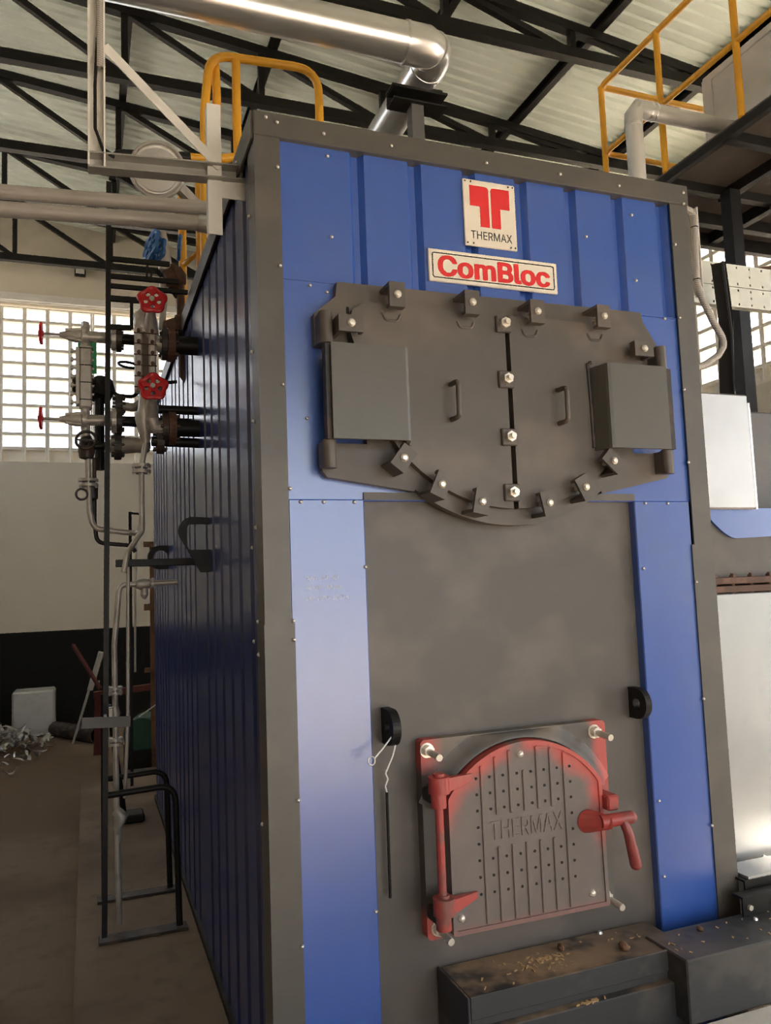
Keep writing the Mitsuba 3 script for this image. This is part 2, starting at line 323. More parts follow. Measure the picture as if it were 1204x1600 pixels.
# ------------------------------------------------------------------ the boiler
B = thing('boiler', 'tall blue boiler with charcoal trim, steel smoke doors and a red fire door', 'boiler')
W, LB, H = 1.5, 3.80, 2.775
part(B, 'body', cat([bx(0.035, W - 0.035, 0.045, LB - 0.02, 0.0, H - 0.03), bx(-0.008, W + 0.008, -0.012, LB, H - 0.02, H)]), TRIM, label='dark inner casing and roof plate')
def corr(u0, u1, pitch, off, gw=0.05, fl=0.014, d=0.024):
    """Profile (u, depth) of trapezoid grooves."""
    pts = [(u0, 0)]; u = off
    while u < u1 - gw:
        if u > u0 + 0.01:
            pts += [(u, 0), (u + fl, -d), (u + gw - fl, -d), (u + gw, 0)]
        u += pitch
    return pts + [(u1, 0)]
def sheet_side(y0, y1, z0, z1, off):
    p = corr(y0, y1, 0.185, 0.152, 0.056, 0.016, 0.028)
    outer = [(-0.006 - d0, yy) for yy, d0 in [(u, dd) for u, dd in p]]
    poly = Polygon([(a, b) for a, b in outer] + [(0.034, y1), (0.034, y0)])
    return flat(poly, z0, z1)
y = 0.05; i = 0
while y < LB - 0.1:
    y1 = min(y + 1.25, LB)
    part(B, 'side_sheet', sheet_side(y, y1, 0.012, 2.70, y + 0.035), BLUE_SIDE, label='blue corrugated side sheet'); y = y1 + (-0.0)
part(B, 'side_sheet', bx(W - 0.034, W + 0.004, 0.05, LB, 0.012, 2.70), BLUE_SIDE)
part(B, 'side_flashing', cat([bx(-0.022, -0.016, -0.014, LB, 2.698, H + 0.002), bx(-0.022, 0.05, -0.014, LB, H, H + 0.006)]), TRIM, label='charcoal flashing along the top of the side')
part(B, 'base_angle', bx(-0.02, 0.04, 0.0, LB, 0.0, 0.03), BLACK)
# front
def sheet_front(x0, x1, z0, z1):
    p = corr(x0, x1, 0.1853, 0.272, 0.046, 0.014, 0.022)
    poly = Polygon([(u, -0.006 - d0) for u, d0 in p] + [(x1, 0.040), (x0, 0.040)])
    return flat(poly, z0, z1)
part(B, 'upper_front_panel', sheet_front(0.05, 1.45, 2.27, 2.715), BLUE, label='blue ribbed front panel at the top')
part(B, 'band_panel', bx(0.05, 1.45, -0.010, 0.04, 1.668, 2.299, 0.002), BLUE)
part(B, 'lower_front_panel', bx(0.06, 0.279, -0.014, 0.04, 0.0, 1.672, 0.003), BLUE, label='blue lower front panel with pale sheen, left of the black plate')
part(B, 'lower_front_panel', bx(1.207, 1.43, -0.014, 0.04, 0.0, 1.670, 0.003), BLUE, label='blue lower front panel right of the black plate')
part(B, 'centre_plate', bx(0.27, 1.216, 0.016, 0.05, 0.0, 1.70), PLATE, label='sooty black plate around the fire door')
part(B, 'plate_edge_angle', cat([bx(0.2785, 1.208, -0.016, 0.03, 1.671, 1.692)]), PLATE)
part(B, 'top_trim', bx(-0.016, W + 0.012, -0.026, 0.03, 2.708, H + 0.004, 0.003), TRIM)
def corner_trim(x0, x1, s, z0, z1):
    return cat([bx(x0, x1, -0.020, -0.014, z0, z1), bx(x0 if s < 0 else x1 - 0.006, x0 + 0.006 if s < 0 else x1, -0.020, 0.075, z0, z1)])
part(B, 'corner_trim', corner_trim(-0.014, 0.060, -1, 1.33, 2.708), TRIM)
part(B, 'corner_trim', corner_trim(-0.016, 0.068, -1, 0.0, 1.334), TRIM)
part(B, 'corner_trim', corner_trim(1.434, W + 0.010, 1, 1.52, 2.708), TRIM)
part(B, 'corner_trim', corner_trim(1.424, W + 0.012, 1, 0.0, 1.524), TRIM)
scr = cat([lathe([(0, 0.006), (0.0035, 0.005), (0.0055, 0.002), (0.0055, 0), (0, 0)], (0, 0, 0), (0, -1, 0), 8)])
sp = [(0.052, z) for z in (2.75, 2.62, 2.33, 1.99)] + [(0.064, z) for z in (1.70, 1.34, 1.29, 0.87, 0.50, 0.12)]
sp += [(0.19, 2.74), (0.40, 2.738), (0.72, 2.736), (0.99, 2.74), (1.22, 2.735), (1.49, 2.75), (1.487, 2.71), (0.02, 2.76)]
sp += [(1.443, 2.56), (1.440, 2.30), (1.436, 2.05), (1.432, 1.80), (1.428, 1.40), (1.424, 1.02), (1.420, 0.62), (1.42, 0.30)]
sp = [(a, -0.027 if b > 2.705 else -0.021, b) for a, b in sp]
sp += [(a, -0.0145, b) for a, b in ((0.094, 1.664), (0.16, 1.664), (0.25, 1.664), (0.276, 1.48), (0.272, 0.55), (1.25, 1.662), (1.34, 1.662), (1.225, 1.45), (1.225, 0.72), (1.225, 0.49))]
sp += [(a, -0.0105, b) for a, b in ((0.14, 2.285), (0.19, 2.27), (1.385, 2.295), (0.12, 1.90))]
sp += [(a, -0.0068, b) for a, b in ((0.205, 2.685), (0.21, 2.44), (0.80, 2.42), (1.28, 2.65), (1.28, 2.42), (1.09, 2.55), (0.70, 2.30))]
copies(B, 'screw', scr, SCREW, sp, smooth=50)
scs = cat([lathe([(0, 0.006), (0.0035, 0.005), (0.006, 0.002), (0.006, 0), (0, 0)], (0, 0, 0), (-1, 0, 0), 8)])
copies(B, 'screw', scs, SCREW, [(-0.0225, 0.2, 2.74), (-0.0165, 0.055, 2.5), (-0.0165, 0.055, 2.1), (-0.0165, 0.055, 1.9), (-0.0165, 0.055, 1.6), (-0.0165, 0.055, 1.34), (-0.0165, 0.055, 1.25), (-0.0165, 0.055, 0.8), (-0.0065, 0.165, 1.55), (-0.0065, 0.165, 1.28)], smooth=50)
# seam lips
part(B, 'seam_lip', cat([bx(0.066, 0.222, -0.0125, -0.006, 2.2975, 2.3005), bx(1.30, 1.44, -0.0125, -0.006, 2.2975, 2.3005)]), BLUE)
# chalk marks, three short unreadable lines as in the photo
cm = []
for r, z in enumerate((1.447, 1.421, 1.392)):
    x = 0.105
    while x < (0.205, 0.197, 0.215)[r]:
        h = 0.010 + 0.006 * rng.random(); w = 0.006 + 0.003 * rng.random(); q = rng.random()
        P0 = [(x, z), (x + w * q, z + h), (x + w, z + h * 0.2), (x + w * 1.2, z + h * (0.5 + 0.4 * rng.random()))]
        for a, b in zip(P0[:-1], P0[1:]): cm.append(bar((a[0], -0.0142, a[1]), (b[0], -0.0142, b[1]), 0.0010, 0.0009))
        x += w * 1.2 + (0.012 if rng.random() < 0.18 else 0.0025)
part(B, 'chalk_writing', cat(cm), CHALKW, label='three faint lines of chalk handwriting')
# logo plate
lp = part(B, 'logo_plate', bx(0.640, 0.824, -0.014, -0.0065, 2.466, 2.682, 0.002), CREAMPL, label='cream square sign with a red double T emblem and the word THERMAX')
def half(s):
    c = 0.732; f = lambda x: c + s * x
    pts = [(f(0.004), 2.53), (f(0.004), 2.652), (f(0.008), 2.660), (f(0.016), 2.662), (f(0.070), 2.662), (f(0.070), 2.596), (f(0.036), 2.596), (f(0.036), 2.53)]
    return face(pts if s > 0 else pts[::-1], -0.0138, -0.0152)
part(lp, 'emblem_half', half(-1), REDPRINT); part(lp, 'emblem_half', half(1), REDPRINT)
def text_front(t, height, x0, z0, width, y0, bold=False, depth=0.0012):
    m = meshkit.text_mesh(t, height, depth, bold); b = m.bounds
    m.apply_translation((-b[0][0], 0, 0)); m.apply_scale((width / (b[1][0] - b[0][0]), 1, 1))
    m.apply_transform(np.array([[1, 0, 0, x0], [0, 0, -1, y0], [0, 1, 0, z0], [0, 0, 0, 1.0]])); return m
part(lp, 'lettering', text_front('THERMAX', 0.026, 0.661, 2.489, 0.144, -0.0138), DARKPRINT)
for a in (0.648, 0.668, 0.800, 0.816):
    for b in (2.674, 2.474): part(lp, 'rivet', lathe([(0, .003), (.003, .002), (.003, 0), (0, 0)], (a, -0.014, b), (0, -1, 0), 6), DARKPRINT)
np_ = part(B, 'name_plate', bx(0.512, 0.963, -0.016, -0.0065, 2.338, 2.440, 0.002), CREAMPL, label='long cream sign with the red word ComBloc in a thin black border')
o = sbox(0.522, 2.3475, 0.953, 2.4305).buffer(0.002)
ob = sbox(0.531, 2.357, 0.944, 2.421).buffer(0.008); ib = sbox(0.531, 2.357, 0.944, 2.421).buffer(0.0048)
part(np_, 'border', face(ob.difference(ib), -0.0158, -0.0172), DARKPRINT)
part(np_, 'lettering', cat([text_front('ComBloc', 0.060, 0.5435 + dx, 2.359 + dz, 0.389, -0.0158 - 0.00002 * i, True) for i, (dx, dz) in enumerate(((0, 0), (.0026, 0), (-.0026, 0), (.0018, .0012), (-.0018, -.0012)))]), REDPRINT)
# ---- smoke doors
P0 = [(0.211, 2.293), (1.262, 2.296), (1.270, 2.262), (1.318, 2.190), (1.330, 2.145), (1.330, 2.105), (1.195, 2.105), (1.195, 1.822), (1.330, 1.822), (1.330, 1.752), (1.322, 1.742), (1.065, 1.690)]
P0 += arc(0.745, 2.122, 0.530, -53, -127, 28) + [(0.425, 1.692), (0.165, 1.731), (0.152, 1.748), (0.148, 1.826), (0.285, 1.826), (0.285, 2.103), (0.141, 2.103), (0.140, 2.193), (0.206, 2.250)]
sd = part(B, 'smoke_door_frame', face(Polygon(P0).buffer(0), -0.008, -0.040), PLATE2, label='brownish black bolted frame plate of the smoke doors')
def leaf(s):
    c = 0.740
    pts = [(c + s * 0.0075, 2.232)] + [(c + s * 0.455, 2.232)]
    a0, a1 = (math.degrees(math.asin((2.14 - 2.118) / 0.478)), -89.0)
    pts += [(c + s * 0.495, 2.205), (c + s * 0.505, 2.15)] + [(c + s * 0.478 * math.cos(math.radians(a)), 2.118 + 0.478 * math.sin(math.radians(a))) for a in np.linspace(-8, -89, 24)]
    return face(Polygon(pts).buffer(0), -0.038, -0.066)
L1 = part(B, 'smoke_door', leaf(-1), PLATE2, label='left half of the smoke door'); L2 = part(B, 'smoke_door', leaf(1), PLATE2, label='right half of the smoke door')
part(sd, 'gap_strip', bx(0.730, 0.750, -0.0405, -0.035, 1.645, 2.235), DARKGAP); part(sd, 'gap_strip', bx(0.236, 0.2445, -0.0405, -0.035, 2.105, 2.222), DARKGAP)
def clamp(x, z, ang):
    """Bracket welded on the frame: foot, outer leg, front arm, bolt. ang: the direction (degrees) from the outer leg inwards."""
    u = np.array([math.cos(math.radians(ang)), math.sin(math.radians(ang))]); v = np.array([-u[1], u[0]])
    def blk3(u0, u1, v0, v1, y0, y1):
        pts = [u * a + v * b for a, b in ((u0, v0), (u1, v0), (u1, v1), (u0, v1))]
        pg = Polygon([(x + p[0], z + p[1]) for p in pts])
        if not pg.exterior.is_ccw: pg = Polygon(list(pg.exterior.coords)[::-1])
        return face(pg, y0, y1)
    k = part(B, 'clamp', cat([blk3(-0.036, 0.036, -0.024, 0.024, -0.108, -0.118), blk3(-0.036, -0.025, -0.024, 0.024, -0.039, -0.109), blk3(0.027, 0.036, -0.024, 0.024, -0.092, -0.109)]), PLATE2)
    part(k, 'bolt', cat([cyl((x, -0.108, z), (x, -0.064, z), 0.008, 10), lathe([(0, 0.011), (0.007, 0.010), (0.0115, 0.005), (0.0115, 0), (0, 0)], (x, -0.117, z), (0, -1, 0), 12)]), STUDM, smooth=40)
for x, z, a in ((.364, 2.243, -90), (.600, 2.242, -90), (.819, 2.234, -90), (1.058, 2.240, -90), (.224, 2.148, 0), (1.204, 2.146, 180), (.365, 1.776, 52),
                (.476, 1.703, 65), (.601, 1.655, 78), (.823, 1.652, 102), (.953, 1.700, 118), (1.061, 1.782, 138)):
    clamp(x, z, a)
for i, z in enumerate((2.201, 2.030, 1.854, 1.687)):
    w = part(B, 'centre_washer', bx(0.700, 0.752, -0.076, -0.064, z - 0.026, z + 0.026, 0.003), PLATE2)
    part(w, 'nut', cat([hexn((0.724, -0.075, z), (0, -1, 0), 0.0165, 0.016), cyl((0.724, -0.09, z), (0.724, -0.105, z), 0.0085, 12)]), STUDM)
for x, z in ((.364, 2.195), (.600, 2.193), (.819, 2.185), (1.058, 2.190)):
    part(L1 if x < 0.74 else L2, 'weld_bead', tube([(x - 0.028, -0.066, z + 0.008), (x - 0.018, -0.067, z - 0.012), (x + 0.018, -0.067, z - 0.012), (x + 0.028, -0.066, z + 0.008)], 0.004, 6, 0.012), PLATE)
def dhandle(x, z):
    return tube([(x, -0.06, z + 0.052), (x + 0.004, -0.112, z + 0.052), (x + 0.004, -0.112, z - 0.052), (x, -0.06, z - 0.052)], 0.0075, 10, 0.016)
part(L1, 'handle', dhandle(0.540, 1.953), PLATE2, smooth=True); part(L2, 'handle', dhandle(0.905, 1.955), PLATE2, smooth=True)
# shields over the hinge side
def shield(x0, x1, z0, z1, s, yf):
    # flat front plate, bent back to the leaf on the inner side
    xi, xo = (x1, x0) if s < 0 else (x0, x1)
    k = -s
    pts = [(xo, yf), (xi - k * 0.012, yf), (xi - k * 0.003, yf + 0.004), (xi, yf + 0.012), (xi + k * 0.012, -0.064), (xi + k * 0.002, -0.064), (xi - k * 0.012, yf + 0.014), (xi - k * 0.016, yf + 0.010), (xo, yf + 0.010)]
    pg = Polygon(pts)
    return flat(pg if pg.exterior.is_ccw else Polygon(pts[::-1]), z0, z1)
sh1 = part(L1, 'shield', shield(0.163, 0.392, 1.825, 2.090, -1, -0.120), SHIELD, label='smooth grey hinge shield'); sh2 = part(L2, 'shield', shield(1.042, 1.265, 1.820, 2.085, 1, -0.140), SHIELD, label='smooth grey hinge shield')
part(L2, 'weld_bead', tube([(1.028, -0.068, 1.83), (1.026, -0.068, 1.97), (1.022, -0.068, 2.098), (1.034, -0.068, 2.104)], 0.006, 6), BLACKRUST)
part(L1, 'weld_bead', tube([(0.402, -0.068, 1.82), (0.402, -0.068, 2.09)], 0.006, 6), PLATE2)
for x, yy, rows, par in ((0.163, -0.075, ((2.098, 2.188), (1.750, 1.828)), L1), (1.296, -0.080, ((2.075, 2.168), (1.750, 1.828)), L2)):
    for a, b in rows:
        part(par, 'hinge_knuckle', cat([cyl((x, yy, a), (x, yy, b), 0.019, 16), bx(x - 0.019, x + 0.019, yy, -0.036, a + 0.004, b - 0.004)]), PLATE2, smooth=40)
    part(par, 'hinge_pin', cyl((x, yy, 1.80), (x, yy, 2.11), 0.013, 12), BLACKRUST, smooth=40)
    part(par, 'hinge_strap', bx(x - 0.012, x + 0.012, yy - 0.030, yy - 0.012, 1.826, 2.088), BLACKRUST)
# ---- fire door
PX, PZ = (0.42, 1.035), (0.455, 0.987)
fr = sbox(0.432, 0.462, 1.022, 0.975).buffer(0.014)
fd = part(B, 'fire_door_frame', face(fr, 0.018, -0.022), FRAMERED, label='burnt frame plate with red paint left at its corners')
archp = [(0.472, 0.470), (0.978, 0.468), (0.974, 0.835)] + arc(0.722, 0.666, 0.300, 33, 147, 30) + [(0.472, 0.840)]
arch = Polygon(archp).buffer(-0.006).buffer(0.006)
DF = part(B, 'fire_door', face(arch, -0.022, -0.072), REDWORN, label='arched cast iron fire door with worn red edges')
lip = arch.difference(arch.buffer(-0.013)).intersection(sbox(0.4, 0.80, 1.1, 1.1))
part(DF, 'arch_lip', cat([face(g, -0.071, -0.077) for g in getattr(arch.difference(arch.buffer(-0.012)), 'geoms', [arch.difference(arch.buffer(-0.012))])]), REDWORN)
hv = []
for a in np.linspace(26, 154, 41):
    ca, sa = math.cos(math.radians(a)), math.sin(math.radians(a))
    for rr_, yy in ((0.305, -0.022), (0.305, -0.050), (0.312, -0.049), (0.322, -0.040), (0.334, -0.030), (0.352, -0.0225)): hv.append((0.722 + rr_ * ca, yy, min(0.666 + rr_ * sa, 0.986)))
hf = [[6 * i + k, 6 * i + 6 + k, 6 * i + 7 + k] for i in range(40) for k in range(5)] + [[6 * i + k, 6 * i + 7 + k, 6 * i + 1 + k] for i in range(40) for k in range(5)]
part(fd, 'arch_moulding', trimesh.Trimesh(np.array(hv), np.array(hf), process=False), FRAMERED, smooth=40)
ribx = [0.578 + 0.045 * i for i in range(7)]
def groove_strip(x, z0, z1):   # a thin raised rib with a step on one side
    return bx(x - 0.0045, x + 0.0045, -0.0765, -0.071, z0, z1, 0.002)
for i, x in enumerate(ribx):
    zt = 0.666 + math.sqrt(0.288 ** 2 - (x - 0.722) ** 2) - 0.004
    if i == 3: zt = 0.885
    segs = [(0.484, zt)] if i in (0, 6) else [(0.772, zt), (0.484, 0.686)]
    for a, b in segs: part(DF, 'rib', groove_strip(x, a, b), REDWORN)
hm = []
for c, x in enumerate((0.562, 0.604, 0.647, 0.692, 0.738, 0.781, 0.825, 0.868)):
    for r, z in enumerate((0.878, 0.834, 0.790, 0.745, 0.700, 0.656, 0.611, 0.566)):
        if 0 < c < 7 and r in (3, 4): continue
        if (x - 0.722) ** 2 + (z - 0.666) ** 2 > 0.27 ** 2 and z > 0.8: continue
        hm.append(cyl((x, -0.0722, z), (x, -0.0732, z), 0.0042, 8))
part(DF, 'air_hole', cat(hm), DARKGAP, stuff=True, label='rows of small air holes')
part(DF, 'lettering', text_front('THERMAX', 0.050, 0.600, 0.705, 0.235, -0.0718, False, 0.003), REDWORN, label='cast word THERMAX, worn')
for x, z in ((0.706, 0.930), (0.499, 0.513), (0.922, 0.510)):
    part(DF, 'rivet', lathe([(0, 0.010), (0.006, 0.009), (0.0105, 0.004), (0.011, 0), (0, 0)], (x, -0.071, z), (0, -1, 0), 14), STUDM, smooth=40)
for x, z in ((.437, .960), (.994, .958), (.449, .478), (.998, .473)):
    k = part(B, 'stud', cat([cyl((x, -0.02, z), (x + 0.002, -0.105, z - 0.006), 0.0098, 14)]), STUDM, smooth=40, label='bright threaded stud')
    part(k, 'nut', cat([hexn((x, -0.030, z), (0, -1, 0), 0.0165, 0.014), lathe([(0, .003), (.021, .003), (.021, 0), (0, 0)], (x, -0.022, z), (0, -1, 0), 18)]), STUDM)
for i, z in enumerate((0.882, 0.565)):
    h = part(DF, 'hinge', cat([cyl((0.437, -0.098, z - 0.022), (0.437, -0.098, z + 0.022), 0.030, 24),
                               trimesh.convex.convex_hull(np.vstack([bx(0.437, 0.44, -0.127, -0.098, z - 0.02, z + 0.02).vertices, bx(0.53, 0.548, -0.080, -0.072, z - 0.004, z + 0.013).vertices]))]), RED, smooth=40, label='red hinge strap')
    part(h, 'collar', cyl((0.434, -0.098, z - 0.06), (0.434, -0.098, z - 0.02), 0.021, 20), RED, smooth=40)
    part(h, 'cap', cyl((0.437, -0.098, z + 0.02), (0.437, -0.098, z + 0.030), 0.016, 16), RED, smooth=40)
    part(fd, 'hinge_lug', bx(0.418, 0.452, -0.09, -0.02, z - 0.055, z - 0.02, 0.004), BLACKRUST)
part(DF, 'hinge_rod', cyl((0.434, -0.098, 0.55), (0.434, -0.098, 0.86), 0.0115, 14), RED, smooth=40)
lt = part(B, 'latch', cat([trimesh.convex.convex_hull(np.vstack([lathe([(0, 0), (0.034, 0), (0, 0.001)], (0.918, -0.075, 0.715), (0, -1, 0), 16).vertices, lathe([(0, 0), (0.019, 0), (0, 0.001)], (0.955, -0.135, 0.722), (1, -0.3, 0), 14).vertices])),
                           cyl((0.93, -0.125, 0.724), (1.018, -0.142, 0.730), 0.0185, 18), trimesh.creation.icosphere(2, 0.0185).apply_translation((1.020, -0.142, 0.730))]), RED, smooth=40, label='red latch with a hanging round handle')
REDH = mat('maroon_handle', worn((0.22, 0.04, 0.036), (0.30, 0.10, 0.085), 18, 0.7), 0.38)
part(lt, 'handle', cat([tube([(0.992, -0.142, 0.728), (1.003, -0.150, 0.690), (1.022, -0.150, 0.600)], [0.013, 0.014, 0.017], 14), trimesh.creation.icosphere(2, 0.017).apply_translation((1.022, -0.150, 0.600))]), REDH, smooth=True)
part(fd, 'latch_keeper', cat([bx(0.972, 1.012, -0.105, -0.02, 0.742, 0.786, 0.005)]), RED)
# front lugs
def lug_poly(d, z0, h):
    return Polygon([(0.02, z0 - h / 2), (0.02, z0 + h / 2)] + [(-d + h / 2 + h / 2 * math.cos(math.radians(a)), z0 + h / 2 * math.sin(math.radians(a))) for a in np.linspace(90, 270, 17)]).difference(Point(-d + h / 2, z0).buffer(0.017))
part(B, 'lifting_lug', side(lug_poly(0.078, 1.035, 0.098), 0.318, 0.342), BLACK, label='black lifting lug left of the fire door')
part(B, 'lifting_lug', side(lug_poly(0.070, 1.028, 0.096), 1.158, 1.180), BLACK, label='black lifting lug right of the fire door')
# side lugs with holes, standing out of the corrugated side
def side_lug(y, z, k):
    pts = [(0.05, z - 0.16 * k), (-0.04, z - 0.165 * k), (-0.115, z)] + [(-0.07 + 0.07 * k * math.cos(math.radians(a)), z + 0.03 + 0.07 * k * math.sin(math.radians(a))) for a in np.linspace(190, 90, 10)] + [(0.05, z + 0.10 * k)]
    pg = Polygon(pts).buffer(0).difference(sbox(-0.075, z - 0.025, 0.02, z + 0.04).buffer(0.018))
    return face(pg if pg.geom_type == 'Polygon' else max(pg.geoms, key=lambda g: g.area), y + 0.012, y - 0.012)
part(B, 'lifting_lug', side_lug(1.03, 1.635, 0.8), BLACK, label='black hooked lug on the blue side'); part(B, 'lifting_lug', face(unary_union([Point(-0.055, 1.64).buffer(0.07), sbox(-0.055, 1.57, 0.03, 1.71)]).difference(Point(-0.05, 1.64).buffer(0.042)), 2.732, 2.708), BLACK, label='black ring lug farther back on the blue side')

# ------------------------------------------------------------------ rod on a wire at the front plate
hr = thing('hanging_rod', 'thin dark rod hanging on white wire from the lug left of the fire door', 'rod')
part(hr, 'rod', cyl((0.318, -0.006, 0.575), (0.319, -0.006, 0.856), 0.0042, 8), BLACK)
part(hr, 'wire', tube([(0.319, -0.006, 0.856), (0.313, -0.012, 0.875), (0.322, -0.010, 0.892), (0.314, -0.014, 0.910), (0.330, -0.03, 0.955), (0.340, -0.045, 1.005), (0.335, -0.050, 1.030), (0.316, -0.060, 1.012), (0.285, -0.070, 0.985), (0.262, -0.078, 0.968)], 0.0024, 6), CHALK, smooth=True, label='white twisted wire')
part(hr, 'wire_loop', ring_torus((0.252, -0.080, 0.962), (0.3, -1, 0.1), 0.011, 0.002, 18, 6), SCREW, smooth=True)

# ------------------------------------------------------------------ fuel trough in front of the boiler
tr = thing('fuel_trough', 'low black steel trough with wood dust in front of the fire door', 'trough')
part(tr, 'chute', cat([bx(0.462, 1.165, -0.178, 0.010, 0.0, 0.360, 0.004), bx(0.464, 1.165, -0.205, -0.17, 0.0, 0.286, 0.003), bx(0.462, 1.166, -0.184, -0.176, 0.306, 0.364, 0.002)]), TROUGH)
part(tr, 'end_plate', bx(0.455, 0.463, -0.182, 0.010, 0.0, 0.362, 0.002), TROUGH)
part(tr, 'beam', bx(1.085, 2.35, -0.262, -0.085, 0.195, 0.366, 0.004), TROUGH, label='raised black beam running off to the right')
part(tr, 'beam_leg', bx(2.2, 2.3, -0.24, -0.10, 0.0, 0.2), TROUGH)
for x, z in ((0.985, -0.005), (1.455, -0.14)): part(tr, 'bolt', lathe([(0, .008), (.006, .007), (.008, 0), (0, 0)], (x, z, 0.36 if x < 1 else 0.366), (0, 0, 1), 8), SCREW)
chips = []
for i in range(110):
    if i < 70: x, yy = rng.gauss(0.74, 0.035), rng.gauss(-0.085, 0.022)
    elif i < 90: x, yy = rng.uniform(0.50, 1.10), rng.uniform(-0.16, -0.02)
    else: x, yy = rng.uniform(1.1, 1.6), rng.uniform(-0.24, -0.11)
    if not (0.48 < x < 1.7 and -0.25 < yy < -0.012): continue
    zz = 0.360 if x < 1.085 else 0.366
    L, w = rng.uniform(0.004, 0.016), rng.uniform(0.002, 0.005)
    m = bx(-L / 2, L / 2, -w / 2, w / 2, 0, rng.uniform(0.0015, 0.004))
    m.apply_transform(trimesh.transformations.euler_matrix(rng.uniform(-.12, .12), rng.uniform(-.12, .12), rng.uniform(0, 3.14))); m.apply_translation((x, yy, zz - 0.0004)); chips.append(m)
for i in range(26):
    m = bx(-.006, .006, -.002, .002, 0, .003); m.apply_transform(trimesh.transformations.rotation_matrix(rng.uniform(0, 3), [0, 0, 1])); m.apply_translation((rng.gauss(0.80, 0.02), -0.196 + rng.uniform(-.005, .005), 0.286)); chips.append(m)
solo('wood_chips', cat(chips), CHIP, 'scattered pale wood chips on the black trough', 'wood chips', kind='stuff')
for x, yy, s, lab in ((0.822, -0.045, 0.012, 'small upright brown wood chip on the trough below the fire door'), (0.985, -0.12, 0.016, 'dark brown wood chunk at the right end of the chute'), (1.255, -0.125, 0.009, 'brown chip lying on the raised beam')):
    m = trimesh.creation.icosphere(1, s); m.apply_scale((1.2, 0.8, 0.8)); m.apply_transform(trimesh.transformations.rotation_matrix(0.6 + x, [0.3, 0.2, 1])); m.apply_translation((x, yy, (0.36 if x < 1.08 else 0.366) + s * 0.6)); m.vertices += (np.array([[rng.uniform(-1, 1) for _ in range(3)] for _ in m.vertices]) * s * 0.12)
    solo('wood_chunk', m, CHIP2, lab, 'wood chip')
solo('kerb_block', bx(1.092, 2.3, -0.62, -0.2625, FZ, 0.194, 0.004), PALE, 'pale concrete kerb in front of the black beam at the lower right corner', 'kerb')
ai = thing('angle_bracket', 'black angle bracket with bolts standing on the trough beam at the right edge', 'bracket')
part(ai, 'angle', cat([bx(1.437, 1.95, -0.112, -0.105, 0.366, 0.425, 0.001), bx(1.437, 1.95, -0.112, -0.07, 0.418, 0.425, 0.001)]), BLACK)
part(ai, 'second_angle', cat([bx(1.50, 1.95, -0.060, -0.053, 0.366, 0.448, 0.001), bx(1.50, 1.95, -0.06, -0.01, 0.441, 0.448, 0.001)]), BLACK)
for x in (1.462, 1.56): part(ai, 'bolt', hexn((x, -0.112, 0.392), (0, -1, 0), 0.009, 0.008), STUDM)
part(ai, 'cover_sheet', bx(1.52, 1.95, -0.056, 0.06, 0.448, 0.456), ALU_DULL)

# ------------------------------------------------------------------ right of the boiler
su = thing('side_unit', 'low clad unit right of the boiler with a rusty flange and a silver sheet front', 'machine')
part(su, 'housing', bx(1.53, 3.0, 0.165, 1.2, 0.0, 1.652), BLACK)
part(su, 'black_panel', bx(1.525, 2.9, 0.135, 0.17, 1.405, 1.66), PLATE)
cv = [(1.60, 1.66), (1.622, 1.64)] + [(1.66 + 0.10 * t, 1.605 - 0.055 * math.sin(t * 1.57)) for t in np.linspace(0, 1, 8)] + [(1.95, 1.556), (2.9, 1.57), (2.9, 1.66)]
part(su, 'blue_panel', face(Polygon(cv[::-1]) if not Polygon(cv).exterior.is_ccw else Polygon(cv), 0.136, 0.124), BLUE, label='blue panel with a curved lower edge')
part(su, 'flange', cat([bx(1.525, 2.9, 0.09, 0.165, 1.386, 1.410, 0.002), bx(1.525, 2.9, 0.09, 0.165, 1.356, 1.380, 0.002)]), BROWNM, label='rusty brown flange pair')
for x in (1.62, 1.70, 1.785, 1.87, 1.955, 2.04): part(su, 'flange_bolt', cat([cyl((x, 0.100, 1.345), (x, 0.100, 1.424), 0.006, 8), hexn((x, 0.1, 1.41), (0, 0, 1), 0.011, 0.008)]), BROWNM)
part(su, 'clad_sheet', bx(1.588, 2.9, 0.092, 0.17, 0.02, 1.353, 0.004), CLAD, label='silver cladding sheet')
part(su, 'clad_seam', cat([cyl((1.590, 0.096, 0.02), (1.590, 0.096, 1.35), 0.008, 10), bx(1.727, 1.735, 0.078, 0.1, 0.3, 0.44), bx(1.74, 1.746, 0.078, 0.1, 0.3, 0.44)]), ALU)
for x, z in ((1.60, 0.47), (1.60, 0.40), (1.725, 0.43), (1.725, 0.36), (1.80, 0.60)): part(su, 'screw', lathe([(0, .005), (.005, .003), (.005, 0), (0, 0)], (x, 0.089, z), (0, -1, 0), 8), SCREW)
part(su, 'clad_hoop', tube([(1.73, 0.09, 0.445), (1.77, 0.07, 0.425), (1.85, 0.06, 0.41), (1.95, 0.06, 0.405)], 0.006, 8), ALU)
du = thing('duct_cover', 'bright aluminium duct box beside the right edge of the boiler', 'duct')
part(du, 'cover', bx(1.540, 1.838, 0.10, 0.34, 1.655, 2.081, 0.006), ALU_DULL)
part(du, 'edge_fold', cat([cyl((1.841, 0.104, 1.655), (1.841, 0.104, 2.05), 0.0055, 8), bx(1.838, 1.85, 0.104, 0.34, 1.655, 2.03)]), ALU)
gd = thing('grey_duct', 'dark grey steel duct box at the right edge behind the aluminium box', 'duct')
part(gd, 'body', bx(1.90, 2.9, 0.345, 1.3, 1.67, 2.085, 0.008), GREYBOX)
part(gd, 'flange', bx(1.852, 1.90, 0.32, 1.0, 1.665, 2.05, 0.003), GREYBOX)
